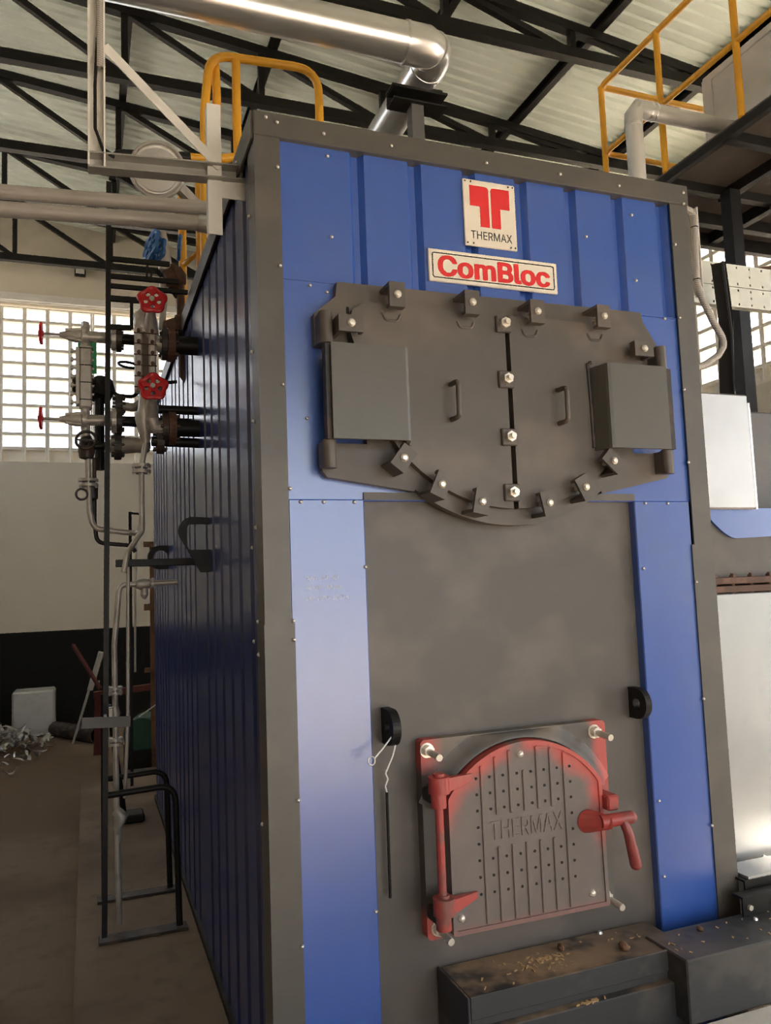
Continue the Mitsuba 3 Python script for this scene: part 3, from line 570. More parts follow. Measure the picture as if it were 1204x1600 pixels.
# slotted channel and conduit
sc = thing('slotted_channel', 'white slotted channel screwed upright at the right corner of the boiler', 'channel')
sl = sbox(1.605, 2.445, 1.668, 2.775)
for z in np.arange(2.47, 2.75, 0.032): sl = sl.difference(sbox(1.655, z, 1.663, z + 0.018))
part(sc, 'web', face(sl, 0.125, 0.121), WHITEP)
part(sc, 'lip', cat([bx(1.604, 1.607, 0.10, 0.125, 2.445, 2.775), bx(1.667, 1.670, 0.10, 0.125, 2.445, 2.785)]), WHITEP)
part(sc, 'foot', bx(1.50, 1.61, 0.118, 0.125, 2.46, 2.75), WHITEP)
for z in (2.50, 2.585, 2.63): part(sc, 'screw', lathe([(0, .006), (.006, .004), (.006, 0), (0, 0)], (1.632, 0.121, z), (0, -1, 0), 8), SCREW)
fc = thing('flexible_conduit', 'grey flexible conduit looping down beside the slotted channel', 'conduit')
part(fc, 'hose', tube([(1.50, 0.108, 2.765), (1.60, 0.10, 2.772), (1.652, 0.10, 2.760), (1.648, 0.10, 2.70), (1.643, 0.10, 2.592), (1.640, 0.10, 2.495), (1.661, 0.10, 2.430), (1.705, 0.10, 2.345), (1.738, 0.10, 2.295), (1.745, 0.10, 2.262), (1.715, 0.10, 2.222), (1.655, 0.10, 2.186), (1.600, 0.10, 2.166), (1.49, 0.10, 2.15)], 0.0125, 14, 0.05), CONDUIT, smooth=True)
for z in (2.70, 2.50): part(fc, 'cable_tie', cyl((1.641 if z < 2.6 else 1.6485, 0.10, z), (1.641 if z < 2.6 else 1.6485, 0.10, z + 0.004), 0.0136, 14), BLACK)
# perforated cable trays
def tray(z0, z1, lab):
    pg = sbox(2.30, z0, 3.7, z1)
    hs = []
    for i, x in enumerate(np.arange(2.50, 3.68, 0.085)):
        for z in ((z0 + 0.016, z1 - 0.016) if i % 2 else (z0 + 0.016, (z0 + z1) / 2, z1 - 0.016)): hs.append(sbox(x, z - 0.006, x + 0.010, z + 0.006))
    k = thing('cable_tray', lab, 'cable tray', 'perforated cable trays')
    part(k, 'side_rail', face(pg.difference(unary_union(hs)), 1.004, 1.0), TRAY)
    part(k, 'bottom', bx(2.30, 3.7, 1.004, 1.04, z0, z0 + 0.003), TRAY); part(k, 'liner', bx(2.31, 3.69, 1.012, 1.016, z0 + 0.004, z1 - 0.002), DARKGAP)
    part(k, 'joint', bx(3.0, 3.004, 0.994, 1.0, z0, z1), DARKGAP)
tray(2.925, 3.045, 'upper of two stacked pale grey perforated cable trays at the right'); tray(2.815, 2.921, 'lower of two stacked pale grey perforated cable trays at the right')
solo('wooden_batten', bar((2.78, 1.15, 3.02), (3.6, 0.85, 3.16), 0.05, 0.04), BROWNM, 'rusty brown bar slanting over the cable trays at the right edge', 'bar')
ba = thing('black_post', 'bent black steel channel post in front of the cable trays', 'post')
part(ba, 'web', tube([(2.500, 0.86, 2.96), (2.512, 0.86, 2.80), (2.520, 0.86, 2.66), (2.505, 0.86, 2.5), (2.492, 0.86, 2.3), (2.47, 0.86, 1.9)], 0.048, 4), BLACK)
part(ba, 'edge_strip', tube([(2.468, 0.80, 2.95), (2.480, 0.80, 2.75), (2.49, 0.80, 2.6), (2.475, 0.80, 2.3)], 0.006, 6), BLACK)
# platform
pf = thing('platform', 'dark steel platform at the upper right on a black column', 'platform')
part(pf, 'deck', bx(3.0, 5.2, -3.9, 2.42, 3.975, 3.985), CHEQ, label='dark chequer plate deck')
part(pf, 'edge_beam', prof(Polygon([(-.02, -.025), (.02, -.025), (.02, .03), (-.02, .03)]), (3.02, -3.9, 3.945), (3.02, 2.42, 3.945)), BLACK)
for y in (1.80, 1.25, 0.2, -1.2): part(pf, 'cross_beam', bar((3.02, y, 3.945), (5.2, y, 3.945), 0.055, 0.06), BLACK)
for x in (3.55, 4.4): part(pf, 'long_beam', bar((x, -3.9, 3.94), (x, 1.85, 3.94), 0.06, 0.07), BLACK)
part(pf, 'column', bar((3.47, 1.70, FZ), (3.475, 1.70, 3.90), 0.085, 0.085, (0, 1, 0)), BLACK)
part(pf, 'column', bar((5.05, 1.70, FZ), (5.05, 1.70, 3.90), 0.155, 0.155, (0, 1, 0)), BLACK)
part(pf, 'cross_beam', bar((3.0, 2.40, 3.925), (5.2, 2.40, 3.925), 0.05, 0.10), BLACK)
part(pf, 'cross_beam', bar((3.02, 2.12, 3.925), (5.2, 2.12, 3.925), 0.06, 0.08), BLACK)
part(pf, 'long_beam', bar((3.95, 1.8, 3.93), (3.95, 2.42, 3.93), 0.06, 0.08), BLACK)
part(pf, 'column', bar((5.13, 2.36, FZ), (5.13, 2.36, 3.92), 0.10, 0.10, (0, 1, 0)), BLACK)
pr_ = thing('platform_railing', 'yellow tube railing along the edge of the platform', 'railing')
rt = 4.93
for y in (2.33, 1.74, 1.11, 0.2, -1.0): part(pr_, 'post', cyl((3.0, y, 3.98), (3.0, y, rt), 0.021, 12), YELLOW, smooth=40)
part(pr_, 'top_rail', tube([(4.6, 2.33, rt), (3.0, 2.33, rt), (3.0, -3.7, rt)], 0.021, 12, 0.05), YELLOW, smooth=True)
part(pr_, 'mid_rail', tube([(4.6, 2.33, 4.43), (3.0, 2.33, 4.43), (3.0, -3.7, 4.43)], 0.019, 12, 0.05), YELLOW, smooth=True)
gb = thing('duct_box', 'large aluminium duct box standing on the platform behind the yellow railing', 'duct')
part(gb, 'panel', bx(3.4, 4.8, 0.62, 1.77, 3.985, 4.70, 0.01), ALU_PALE); part(gb, 'panel', bx(3.397, 4.8, -2.5, 0.61, 3.985, 4.70, 0.01), ALU_PALE)
part(gb, 'corner_fold', cat([bx(3.388, 3.43, 1.70, 1.78, 3.985, 4.69), bx(3.388, 3.40, -2.5, 1.77, 4.66, 4.706)]), ALU_PALE)
vp = thing('vent_pipe', 'aluminium clad pipe rising behind the boiler and turning right into the duct box', 'pipe')
xv, yv, zt, rv = 2.575, 1.50, 4.19, 0.050
part(vp, 'riser', cyl((xv, yv, FZ), (xv, yv, zt - 0.10), rv, 28), ALU_PALE, smooth=40)
part(vp, 'elbow', tube([(xv, yv, zt - 0.12), (xv, yv, zt - 0.05), (xv + 0.035, yv, zt), (xv + 0.12, yv, zt)], rv * 1.06, 24), ALU_PALE, smooth=25)
part(vp, 'branch', cyl((xv + 0.10, yv, zt), (3.42, yv, zt), rv, 28), ALU_PALE, smooth=40)
for z in (zt - 0.115,): part(vp, 'joint_ring', lathe([(rv, -.006), (rv * 1.09, -.006), (rv * 1.09, .006), (rv, .006)], (xv, yv, z), (0, 0, 1), 28), ALU)
for x in (xv + 0.115, xv + 0.15): part(vp, 'joint_ring', lathe([(rv, -.005), (rv * 1.09, -.005), (rv * 1.09, .005), (rv, .005)], (x, yv, zt), (1, 0, 0), 28), ALU)

# ------------------------------------------------------------------ over the boiler
sp_ = thing('steam_pipe', 'large shiny aluminium clad steam pipe with an elbow over the boiler', 'pipe')
zp, rp, xe, ye = 3.78, 0.083, 1.005, 0.862
part(sp_, 'run', cyl((-3.8, ye, zp), (xe - 0.15, ye, zp), rp, 40), ALU, smooth=40)
el = [(xe - 0.17, ye, zp), (xe - 0.065, ye - 0.002, zp), (xe - 0.018, ye + 0.022, zp), (xe - 0.005, ye + 0.07, zp), (xe - 0.005, ye + 0.115, zp)]
part(sp_, 'elbow', tube(el, rp * 1.045, 36), ALU, smooth=20)
part(sp_, 'run', cyl((xe - 0.005, ye + 0.09, zp), (xe - 0.005, 3.3, zp), rp, 40), ALU, smooth=40)
part(sp_, 'drop', cat([cyl((xe - 0.005, 3.3, zp + 0.07), (xe - 0.005, 3.3, H), rp, 30)]), ALU, smooth=40)
for c, ax in (((xe - 0.16, ye, zp), (1, 0, 0)), ((xe - 0.005, ye + 0.112, zp), (0, 1, 0)), ((xe - 0.035, ye + 0.012, zp), (0.7, 0.7, 0)), ((-0.9, ye, zp), (1, 0, 0))):
    part(sp_, 'joint_band', lathe([(rp * .99, -.008), (rp * 1.08, -.006), (rp * 1.08, .006), (rp * .99, .008)], c, ax, 36), ALU, smooth=40)
ps = thing('pipe_support', 'black channel bracket on a short post holding the steam pipe', 'pipe support')
part(ps, 'post', bar((0.972, 1.065, H), (0.972, 1.065, 3.64), 0.060, 0.060, (0, 1, 0)), GREYBOX)
C_ = Polygon([(-.05, -.032), (.05, -.032), (.05, -.024), (-.042, -.024), (-.042, .024), (.05, .024), (.05, .032), (-.05, .032)])
part(ps, 'channel', prof(C_, (1.115, 1.065, 3.658), (0.850, 1.065, 3.658)), BLACK)
part(ps, 'top_plate', cat([bx(0.845, 1.12, 1.02, 1.11, 3.688, 3.699), bx(1.03, 1.10, 1.03, 1.10, 3.698, 3.715)]), BLACK)
gr = thing('guard_rail', 'yellow tube guard rail hoop standing on the boiler top at the left', 'guard rail')
yg, r_ = 1.50, 0.021
part(gr, 'hoop', tube([(0.64, yg, H), (0.64, yg, 4.03), (0.10, yg, 4.00), (0.07, yg, 3.7), (0.06, yg + 0.02, H)], r_, 14, 0.12), YELLOW, smooth=True)
part(gr, 'post', cyl((0.225, yg, H), (0.225, yg, 4.0), r_, 14), YELLOW, smooth=40)
part(gr, 'post', tube([(0.13, yg + .03, 3.97), (0.135, yg + .03, 3.80), (0.10, yg + .03, H)], r_, 12), YELLOW, smooth=True)
part(gr, 'mid_rail', tube([(0.225, yg, 3.50), (0.10, yg, 3.47), (-0.01, yg, 3.46)], r_, 12), YELLOW, smooth=True)
part(gr, 'mid_rail_grip', tube([(-0.00, yg, 3.462), (-0.08, yg, 3.455), (-0.30, yg, 3.435), (-0.335, yg, 3.42), (-0.345, yg, 3.30)], [0.026, 0.020, 0.017, 0.017, 0.017], 12, 0.03), BLACK, smooth=True, label='black tube at the end of the middle rail')
lad = thing('ladder', 'yellow tube ladder end behind the left roof edge', 'ladder')
for x, y in ((0.012, 1.95), (0.075, 1.75)): part(lad, 'stile', cyl((x, y, H), (x, y, 3.55), 0.021, 12), YELLOW, smooth=40)
for z in (2.88, 3.12, 3.36): part(lad, 'rung', cyl((0.012, 1.95, z), (0.075, 1.75, z), 0.014, 10), YELLOW, smooth=40)
# grey steam pipes coming in from the left
g1 = thing('condensate_pipe', 'upper of two parallel grey pipes coming in from the left over the boiler edge', 'pipe', None)
part(g1, 'run', tube([(0.22, 0.90, 2.70), (0.10, 0.90, 2.90), (0.02, 0.90, 2.928), (-0.747, 0.95, 2.912), (-4.1, 1.15, 2.85)], 0.0275, 20, 0.05), PIPEGREY, smooth=True)
g2 = thing('condensate_pipe', 'lower of two parallel grey pipes, with an elbow at the boiler edge', 'pipe', None)
part(g2, 'run', tube([(-0.04, 0.90, 2.862), (-0.746, 0.95, 2.846), (-4.1, 1.15, 2.775)], 0.0295, 20), PIPEGREY, smooth=True)
part(g2, 'elbow', tube([(-0.05, 0.90, 2.862), (0.0, 0.90, 2.86), (0.045, 0.90, 2.84), (0.06, 0.90, 2.79), (0.06, 0.90, 2.70)], 0.034, 18, 0.03), GALV, smooth=True)
# white channel frame at the left edge of the roof
cf = thing('channel_frame', 'white steel channel frame with a diagonal brace at the left roof edge', 'frame')
Cs = Polygon([(-.022, -.024), (.022, -.024), (.022, -.019), (-.017, -.019), (-.017, .019), (.022, .019), (.022, .024), (-.022, .024)])
Cs2 = Polygon([(-a, b) for a, b in Cs.exterior.coords][::-1])
part(cf, 'upright', prof(Cs2, (-0.428, 0.20, 2.655), (-0.428, 0.20, 5.62), (-1, 0, 0)), WHITEP)
part(cf, 'cross_channel', prof(Cs, (0.0, 0.20, 2.700), (-0.452, 0.20, 2.672)), GALVD)
part(cf, 'diagonal_brace', bar((-0.405, 0.19, 3.03), (-0.075, 0.19, 2.71), 0.028, 0.004, (0, 1, 0)), WHITEP)
part(cf, 'short_post', cat([bx(-0.112, -0.070, 0.196, 0.200, 2.50, 2.915), bx(-0.112, -0.108, 0.196, 0.235, 2.50, 2.915)]), WHITEP)
part(cf, 'wall_bracket', bx(-0.11, 0.02, 0.20, 0.204, 2.62, 2.69), WHITEP)
part(cf, 'cable', tube([(-0.425, 0.185, 3.05), (-0.432, 0.185, 2.90), (-0.432, 0.185, 2.77), (-0.41, 0.185, 2.705), (-0.38, 0.185, 2.69)], 0.0045, 8), BLACK, smooth=True, label='dark cable')
part(cf, 'conduit', tube([(-0.418, 0.186, 5.5), (-0.418, 0.186, 2.96)], 0.011, 10), CONDUIT, smooth=True)
dr_ = thing('white_lamp', 'round white lamp housing hanging behind the two grey pipes', 'lamp')
part(dr_, 'housing', lathe([(0, 0), (0.10, 0), (0.115, 0.03), (0.115, 0.05), (0.105, 0.055), (0.10, 0.15), (0.06, 0.19), (0, 0.19)], (-0.17, 1.30, 3.27), (0.2, 0.9, 0.3), 32), WHITEP, smooth=35)
part(dr_, 'rim', ring_torus((-0.165, 1.31, 3.275), (0.2, 0.9, 0.3), 0.115, 0.008), SILVER, smooth=True)
part(dr_, 'glass', lathe([(0, 0), (0.09, 0), (0.095, 0.01), (0, 0.012)], (-0.168, 1.292, 3.267), (0.2, 0.9, 0.3), 28), ALU, smooth=35)
part(dr_, 'arm', bar((-0.10, 1.35, 3.26), (0.06, 1.5, 3.20), 0.03, 0.05), SILVER)

# ------------------------------------------------------------------ water gauges and pipes at the left side
def wheel(c, axis, R, lobes=5, rt_=0.0095):
    pts = []
    for i in range(lobes * 8):
        a = 2 * math.pi * i / (lobes * 8); rr = R * (0.90 + 0.10 * math.cos(lobes * a))
        pts.append((rr * math.cos(a + math.pi / 2), rr * math.sin(a + math.pi / 2)))
    pg = Polygon(pts)
    for i in range(lobes):
        a = math.pi / 2 + 2 * math.pi * (i + 0.5) / lobes
        pg = pg.difference(Point(0.50 * R * math.cos(a), 0.50 * R * math.sin(a)).buffer(0.17 * R))
    m = trimesh.creation.extrude_polygon(pg, 0.012, engine='earcut'); m.apply_translation((0, 0, -0.006))
    rim = tube([(p[0] * 0.95, p[1] * 0.95, 0) for p in pts + pts[:2]], rt_, 8)
    hub = lathe([(0, -.012), (.24 * R, -.010), (.28 * R, 0), (.24 * R, .012), (0, .012)], (0, 0, 0), (0, 0, 1), 16)
    m = cat([m, rim, hub])
    ax = np.asarray(axis, float) / np.linalg.norm(axis)
    X = np.cross([0, 0, 1], ax) if abs(ax[2]) < .9 else np.array([1.0, 0, 0]); X /= np.linalg.norm(X); Y = np.cross(ax, X)
    M = np.eye(4); M[:3, 0], M[:3, 1], M[:3, 2], M[:3, 3] = X, Y, ax, c
    m.apply_transform(M); return m
def flange(p, axis, R, t, hole_n=6):
    ax = np.asarray(axis, float); p = np.asarray(p, float)
    m = [lathe([(0, -t / 2), (R, -t / 2), (R, t / 2), (0, t / 2)], p, ax, 28)]
    _, _, t_, a, b = frame_of(p, p + ax)
    for i in range(hole_n):
        q = p + R * 0.74 * (math.cos(2 * math.pi * i / hole_n) * a + math.sin(2 * math.pi * i / hole_n) * b)
        m.append(cyl(q - ax * (t * 0.95), q + ax * (t * 0.95), R * 0.11, 6))
    return cat(m)
gA = thing('water_gauge', 'silver water gauge with two red pentagon handwheels facing the camera', 'water gauge')
xa, ya = -0.205, 1.30
for z, n in ((2.492, 'a'), (2.128, 'b')):
    rr = 0.040 if n == 'a' else 0.036
    part(gA, 'pipe', cyl((0.02, ya, z), (-0.118, ya, z), rr, 20), BLACK, smooth=40)
    part(gA, 'flange', flange((-0.118, ya, z - 0.003), (1, 0, 0), 0.072, 0.030), BROWNM)
    part(gA, 'flange', flange((-0.146, ya, z - 0.003), (1, 0, 0), 0.066, 0.022), BLACKRUST)
    part(gA, 'valve_body', cat([tube([(-0.14, ya, z), (-0.19, ya - 0.01, z), (-0.212, ya - 0.02, z + (0.04 if n == 'a' else 0.05))], [0.036, 0.034, 0.03], 16), tube([(xa, ya, z + 0.03), (xa, ya - 0.10, z + 0.11)], [0.036, 0.016], 14)]), SILVER, smooth=40)
    part(gA, 'handwheel', wheel((xa + 0.002, ya - 0.135, z + 0.140), (-0.12, -1, 0.10), 0.057), REDWHEEL, smooth=35, label='red pentagon handwheel')
    part(gA, 'wheel_nut', hexn((xa + 0.0, ya - 0.145, z + 0.141), (-0.12, -1, 0.1), 0.011, 0.01), SILVER)
    part(gA, 'stem', cyl((xa, ya - 0.06, z + 0.08), (xa, ya - 0.13, z + 0.138), 0.009, 10), SILVER)
part(gA, 'gauge_body', cat([bx(-0.268, -0.238, ya - 0.055, ya - 0.005, 2.27, 2.545, 0.006), bx(-0.213, -0.183, ya - 0.055, ya - 0.005, 2.27, 2.545, 0.006), bx(-0.268, -0.183, ya - 0.045, ya - 0.0, 2.27, 2.29), bx(-0.268, -0.183, ya - 0.045, ya, 2.525, 2.545)]), SILVER)
part(gA, 'sight_glass', bx(-0.238, -0.213, ya - 0.04, ya - 0.01, 2.29, 2.525), GLASSY)
for i in range(6):
    z = 2.295 + 0.046 * i
    for x in (-0.253, -0.198): part(gA, 'bolt', cat([cyl((x, ya - 0.066, z), (x, ya + 0.01, z), 0.008, 6)]), BROWNM)
    part(gA, 'clamp_bar', bar((-0.272, ya - 0.058, z - 0.01), (-0.18, ya - 0.058, z - 0.01), 0.004, 0.004), BROWNM)
part(gA, 'top_neck', tube([(-0.235, ya - 0.02, 2.54), (-0.240, ya - 0.01, 2.60), (-0.222, ya, 2.64), (-0.205, ya, 2.60), (-0.19, ya, 2.52)], [0.03, 0.034, 0.02, 0.03, 0.026], 14), SILVER, smooth=True)
part(gA, 'lower_neck', tube([(-0.228, ya - 0.02, 2.28), (-0.228, ya - 0.02, 2.20), (-0.236, ya - 0.01, 2.16), (-0.224, ya, 2.06)], [0.024, 0.03, 0.034, 0.018], 14), SILVER, smooth=True)
part(gA, 'drain_pipe', tube([(-0.224, ya, 2.07), (-0.243, ya, 1.955), (-0.243, ya, 1.69), (-0.30, ya + 0.05, 1.60), (-0.315, ya + 0.05, 1.52)], 0.0115, 12, 0.03), SILVER, smooth=True)
part(gA, 'drain_flange', cat([flange((-0.243, ya, 1.962), (0, 0, 1), 0.038, 0.014, 4), flange((-0.243, ya, 1.938), (0, 0, 1), 0.038, 0.014, 4)]), SILVER)
part(gA, 'side_pipe', cyl((0.02, ya + 0.04, 2.215), (-0.17, ya + 0.04, 2.215), 0.019, 14), BLACK, smooth=40)
part(gA, 'side_pipe', cyl((0.02, ya + 0.02, 2.068), (-0.20, ya + 0.02, 2.072), 0.021, 14), BLACK, smooth=40)
part(gA, 'side_flange', flange((-0.165, ya + 0.02, 2.07), (1, 0, 0), 0.052, 0.03), BLACKRUST)

gB = thing('water_gauge', 'silver water gauge at the far left with two red handwheels seen edge-on', 'water gauge')
yb = 1.60
for z in (2.595, 2.212):
    part(gB, 'pipe', cyl((0.02, yb, z), (-0.31, yb, z - 0.0), 0.024, 16), BLACK, smooth=40)
    part(gB, 'flange', flange((-0.318, yb, z), (1, 0, 0), 0.060, 0.022), BLACKRUST)
    part(gB, 'flange', flange((-0.342, yb, z), (1, 0, 0), 0.055, 0.020), SILVER)
    part(gB, 'valve_body', cat([cyl((-0.35, yb, z), (-0.455, yb, z), 0.025, 18), lathe([(0.025, 0), (0.042, 0), (0.042, 0.02), (0.03, 0.025), (0.03, 0.05), (0.024, 0.075), (0.014, 0.10), (0.012, 0.115), (0, 0.115)], (-0.455, yb, z), (-1, 0, 0), 18), cyl((-0.462, yb, z - 0.04), (-0.462, yb, z + 0.045), 0.02, 14), hexn((-0.462, yb, z + 0.045), (0, 0, 1), 0.017, 0.02)]), SILVER, smooth=40)
    for s in (-1, 1): part(gB, 'yoke_bolt', cyl((-0.46, yb - 0.02, z + s * 0.028), (-0.545, yb - 0.02, z + s * 0.018), 0.006, 8), SILVER)
    part(gB, 'stem', cyl((-0.55, yb, z), (-0.648, yb, z), 0.006, 10), SILVER)
    part(gB, 'handwheel', wheel((-0.645, yb, z), (-1, 0.02, 0), 0.050, 5, 0.005), REDWHEEL, smooth=35, label='red handwheel seen edge-on')
part(gB, 'gauge_body', bx(-0.487, -0.434, yb - 0.03, yb + 0.03, 2.262, 2.548, 0.006), SILVER)
part(gB, 'cover_plate', bx(-0.502, -0.485, yb - 0.035, yb + 0.02, 2.275, 2.535, 0.003), SILVER)
for i in range(7):
    z = 2.285 + 0.039 * i
    part(gB, 'bolt', cat([cyl((-0.516, yb - 0.02, z), (-0.425, yb - 0.02, z), 0.0055, 6), hexn((-0.512, yb - 0.02, z), (-1, 0, 0), 0.011, 0.012)]), SILVER)
    if i % 2 == 0: part(gB, 'joint_line', bx(-0.489, -0.430, yb - 0.033, yb, z + 0.012, z + 0.016), BLACKRUST)
part(gB, 'neck', cat([cyl((-0.461, yb, 2.545), (-0.461, yb, 2.585), 0.018, 14), cyl((-0.461, yb, 2.22), (-0.461, yb, 2.27), 0.018, 14), cyl((-0.461, yb, 2.10), (-0.461, yb, 2.2), 0.02, 14)]), SILVER, smooth=40)
part(gB, 'drain_valve', cat([lathe([(0, 0), (.03, .01), (.036, .04), (.03, .09), (.018, .11), (0, .11)], (-0.458, yb, 2.03), (0, 0, 1), 16), ring_torus((-0.46, yb - 0.06, 2.11), (-0.2, -1, 0.3), 0.042, 0.006), bar((-0.50, yb - 0.058, 2.11), (-0.42, yb - 0.058, 2.11), 0.008, 0.006), cyl((-0.46, yb, 2.09), (-0.46, yb - 0.06, 2.11), 0.010, 10)]), BLACKRUST, smooth=40, label='dark drain valve with a small round wheel')
part(gB, 'drain_pipe', tube([(-0.452, yb, 2.10), (-0.450, yb, 1.93), (-0.445, yb, 1.80), (-0.430, yb, 1.725), (-0.243, yb, 1.70), (-0.238, yb - 0.1, 1.70)], 0.0125, 12, 0.05), SILVER, smooth=True)
part(gB, 'drain_pipe', tube([(-0.425, yb + .05, 2.05), (-0.425, yb + .05, 1.76), (-0.415, yb + .05, 1.665), (-0.27, yb + .05, 1.65), (-0.25, yb + .05, 1.62)], 0.0095, 10, 0.04), BLACKRUST, smooth=True)
part(gB, 'drain_flange', cat([flange((-0.450, yb, 1.940), (0, 0, 1), 0.042, 0.012, 4), flange((-0.450, yb, 1.918), (0, 0, 1), 0.042, 0.012, 4)]), SILVER)
part(gB, 'drain_cock', cat([ring_torus((-0.478, yb - 0.02, 1.875), (0.2, -1, 0), 0.024, 0.005, 16, 6), lathe([(0, 0), (.022, .01), (.022, .06), (0, .07)], (-0.432, yb + 0.02, 1.85), (0, 0, 1), 12)]), BLACKRUST, smooth=40)
ctl = thing('level_switch', 'dark round level switch with looping cables behind the far left gauge', 'switch')
part(ctl, 'housing', lathe([(0, 0), (.045, 0), (.05, .02), (.05, .09), (.03, .11), (0, .11)], (-0.52, 1.80, 2.42), (1, 0, 0), 20), BLACKRUST, smooth=35)
part(ctl, 'housing', lathe([(0, 0), (.05, 0), (.062, .06), (.045, .10), (0, .11)], (-0.40, 1.80, 2.36), (0.2, 0.3, 1), 20), BLACK, smooth=35)
part(ctl, 'cable', tube([(-0.38, 1.80, 2.43), (-0.32, 1.80, 2.38), (-0.25, 1.78, 2.37), (-0.18, 1.75, 2.43), (-0.05, 1.72, 2.44)], 0.0085, 8, 0.04), BLACK, smooth=True)
part(ctl, 'cable', ring_torus((-0.27, 1.76, 2.52), (0.1, -0.5, 0.8), 0.045, 0.006), BLACK, smooth=True)
part(ctl, 'drop_pipe', cyl((-0.40, 1.82, 2.02), (-0.40, 1.82, 2.42), 0.022, 14), BLACK, smooth=40)
cb = thing('check_valve', 'dark flanged check valve between the two water gauges', 'valve')
part(cb, 'body', tube([(-0.36, 1.62, 2.10), (-0.31, 1.62, 2.105), (-0.25, 1.58, 2.10), (-0.20, 1.55, 2.09)], [0.03, 0.04, 0.034, 0.03], 14), SILVER, smooth=True)
part(cb, 'flange', flange((-0.325, 1.62, 2.10), (1, 0, 0), 0.062, 0.03), BLACKRUST)
part(cb, 'flange', flange((-0.318, 1.66, 2.30), (1, 0, 0), 0.048, 0.03), BLACKRUST)
part(cb, 'upper_pipe', tube([(-0.32, 1.66, 2.30), (-0.25, 1.66, 2.29), (-0.20, 1.66, 2.33), (-0.12, 1.66, 2.42)], 0.02, 12, 0.04), SILVER, smooth=True)
part(cb, 'pipe', cyl((-0.36, 1.62, 2.10), (-0.44, 1.62, 2.10), 0.018, 12), BLACK, smooth=40)
solo('green_sign', bx(-0.560, -0.335, 8.59, 8.601, 4.30, 4.76), GREENP, 'small green sign in front of the block window behind the far left gauge', 'sign')
# blue wheel valves on the boiler roof edge
bv = thing('steam_valve', 'rusty brown steam valve with blue handwheels below the grey pipes', 'valve')
part(bv, 'handwheel', wheel((-0.155, 1.80, 3.145), (-1, -0.35, 0.2), 0.085, 6), BLUEWHEEL, smooth=35, label='blue handwheel')
part(bv, 'handwheel', wheel((-0.125, 1.80, 3.12), (-1, -0.5, 0.1), 0.070, 6), BLUEWHEEL, smooth=35)
part(bv, 'handwheel', wheel((-0.015, 1.85, 3.17), (-1, 0.1, 0.1), 0.065, 6), BLUEWHEEL, smooth=35)
part(bv, 'bonnet', tube([(-0.10, 1.80, 3.22), (-0.095, 1.80, 3.12), (-0.09, 1.80, 3.02)], [0.016, 0.03, 0.034], 14), SILVER, smooth=True)
part(bv, 'body', cat([lathe([(0, 0), (.045, .01), (.055, .05), (.045, .10), (0, .12)], (-0.10, 1.80, 2.97), (0.8, 0, .3), 18), flange((-0.04, 1.80, 3.0), (0.8, 0, 0.3), 0.06, 0.02)]), BROWNM, smooth=40, label='rusty valve body')
part(bv, 'body', cat([lathe([(0, 0), (.04, .01), (.05, .05), (.04, .09), (0, .10)], (-0.10, 1.80, 2.72), (0.9, 0, 0.2), 18), flange((-0.03, 1.80, 2.74), (0.9, 0, 0.1), 0.058, 0.022)]), BROWNM, smooth=40, label='rusty valve body')
part(bv, 'vertical_pipe', tube([(-0.02, 1.80, 3.0), (-0.018, 1.80, 2.75), (-0.012, 1.80, 2.5), (0.02, 1.80, 2.45)], 0.020, 12, 0.02), BROWNM, smooth=True)
part(bv, 'vertical_pipe', tube([(-0.105, 1.80, 2.98), (-0.10, 1.80, 2.85), (-0.112, 1.80, 2.72)], 0.017, 12), SILVER, smooth=True)
part(bv, 'lever', tube([(-0.135, 1.80, 3.02), (-0.08, 1.80, 2.96), (-0.035, 1.80, 2.89)], 0.012, 8), BLACK, smooth=True)
part(bv, 'chain', tube([(-0.175, 1.79, 3.05), (-0.18, 1.79, 2.98), (-0.165, 1.79, 2.95), (-0.155, 1.79, 3.0)], 0.006, 6), BLACK)
part(bv, 'trap_body', cat([lathe([(0, 0), (.05, 0), (.055, .04), (.05, .10), (0, .11)], (-0.10, 1.62, 2.55), (0.2, 0, 1), 16), bx(-0.12, -0.03, 1.60, 1.66, 2.62, 2.66)]), BLACK, smooth=35)
# black posts and step frames
bp = thing('pipe_post', 'tall black post with short black cross bars left of the boiler', 'post')
part(bp, 'post', bar((-0.393, 1.49, 0.03), (-0.361, 1.49, 3.28), 0.022, 0.022, (0, 1, 0)), BLACK)
for z, x1, h in ((2.925, -0.10, 0.020), (2.845, -0.06, 0.020), (2.80, -0.02, 0.018), (2.742, -0.22, 0.024), (2.612, -0.27, 0.020)):
    part(bp, 'cross_bar', bar((-0.375, 1.49, z), (x1, 1.49, z + 0.002), 0.018, h), BLACK)
part(bp, 'short_upright', bar((-0.268, 1.49, 2.61), (-0.268, 1.49, 2.742), 0.014, 0.014, (0, 1, 0)), BLACK)
def hoop(y, xa_, zt_, lab, xr):
    k = thing('step_frame', lab, 'frame', None)
    part(k, 'hoop', tube([(-0.385, y, zt_), (xr, y, zt_ + 0.012), (xr + 0.012, y, 0.02)], 0.0135, 10, 0.07), BLACK, smooth=True)
    part(k, 'base_bar', bx(-0.415, xr + 0.045, y - 0.02, y + 0.055, 0.0, 0.012, 0.002), BLACKRUST)
    if y > 1.6: part(k, 'rear_leg', cyl((-0.385, y, 0.01), (-0.385, y, zt_ + 0.4), 0.012, 10), BLACK, smooth=40)
hoop(1.50, 0, 0.592, 'nearer black hoop frame standing on the plinth beside the boiler', -0.103)
hoop(1.97, 0, 0.560, 'farther black hoop frame standing on the plinth beside the boiler', -0.098)
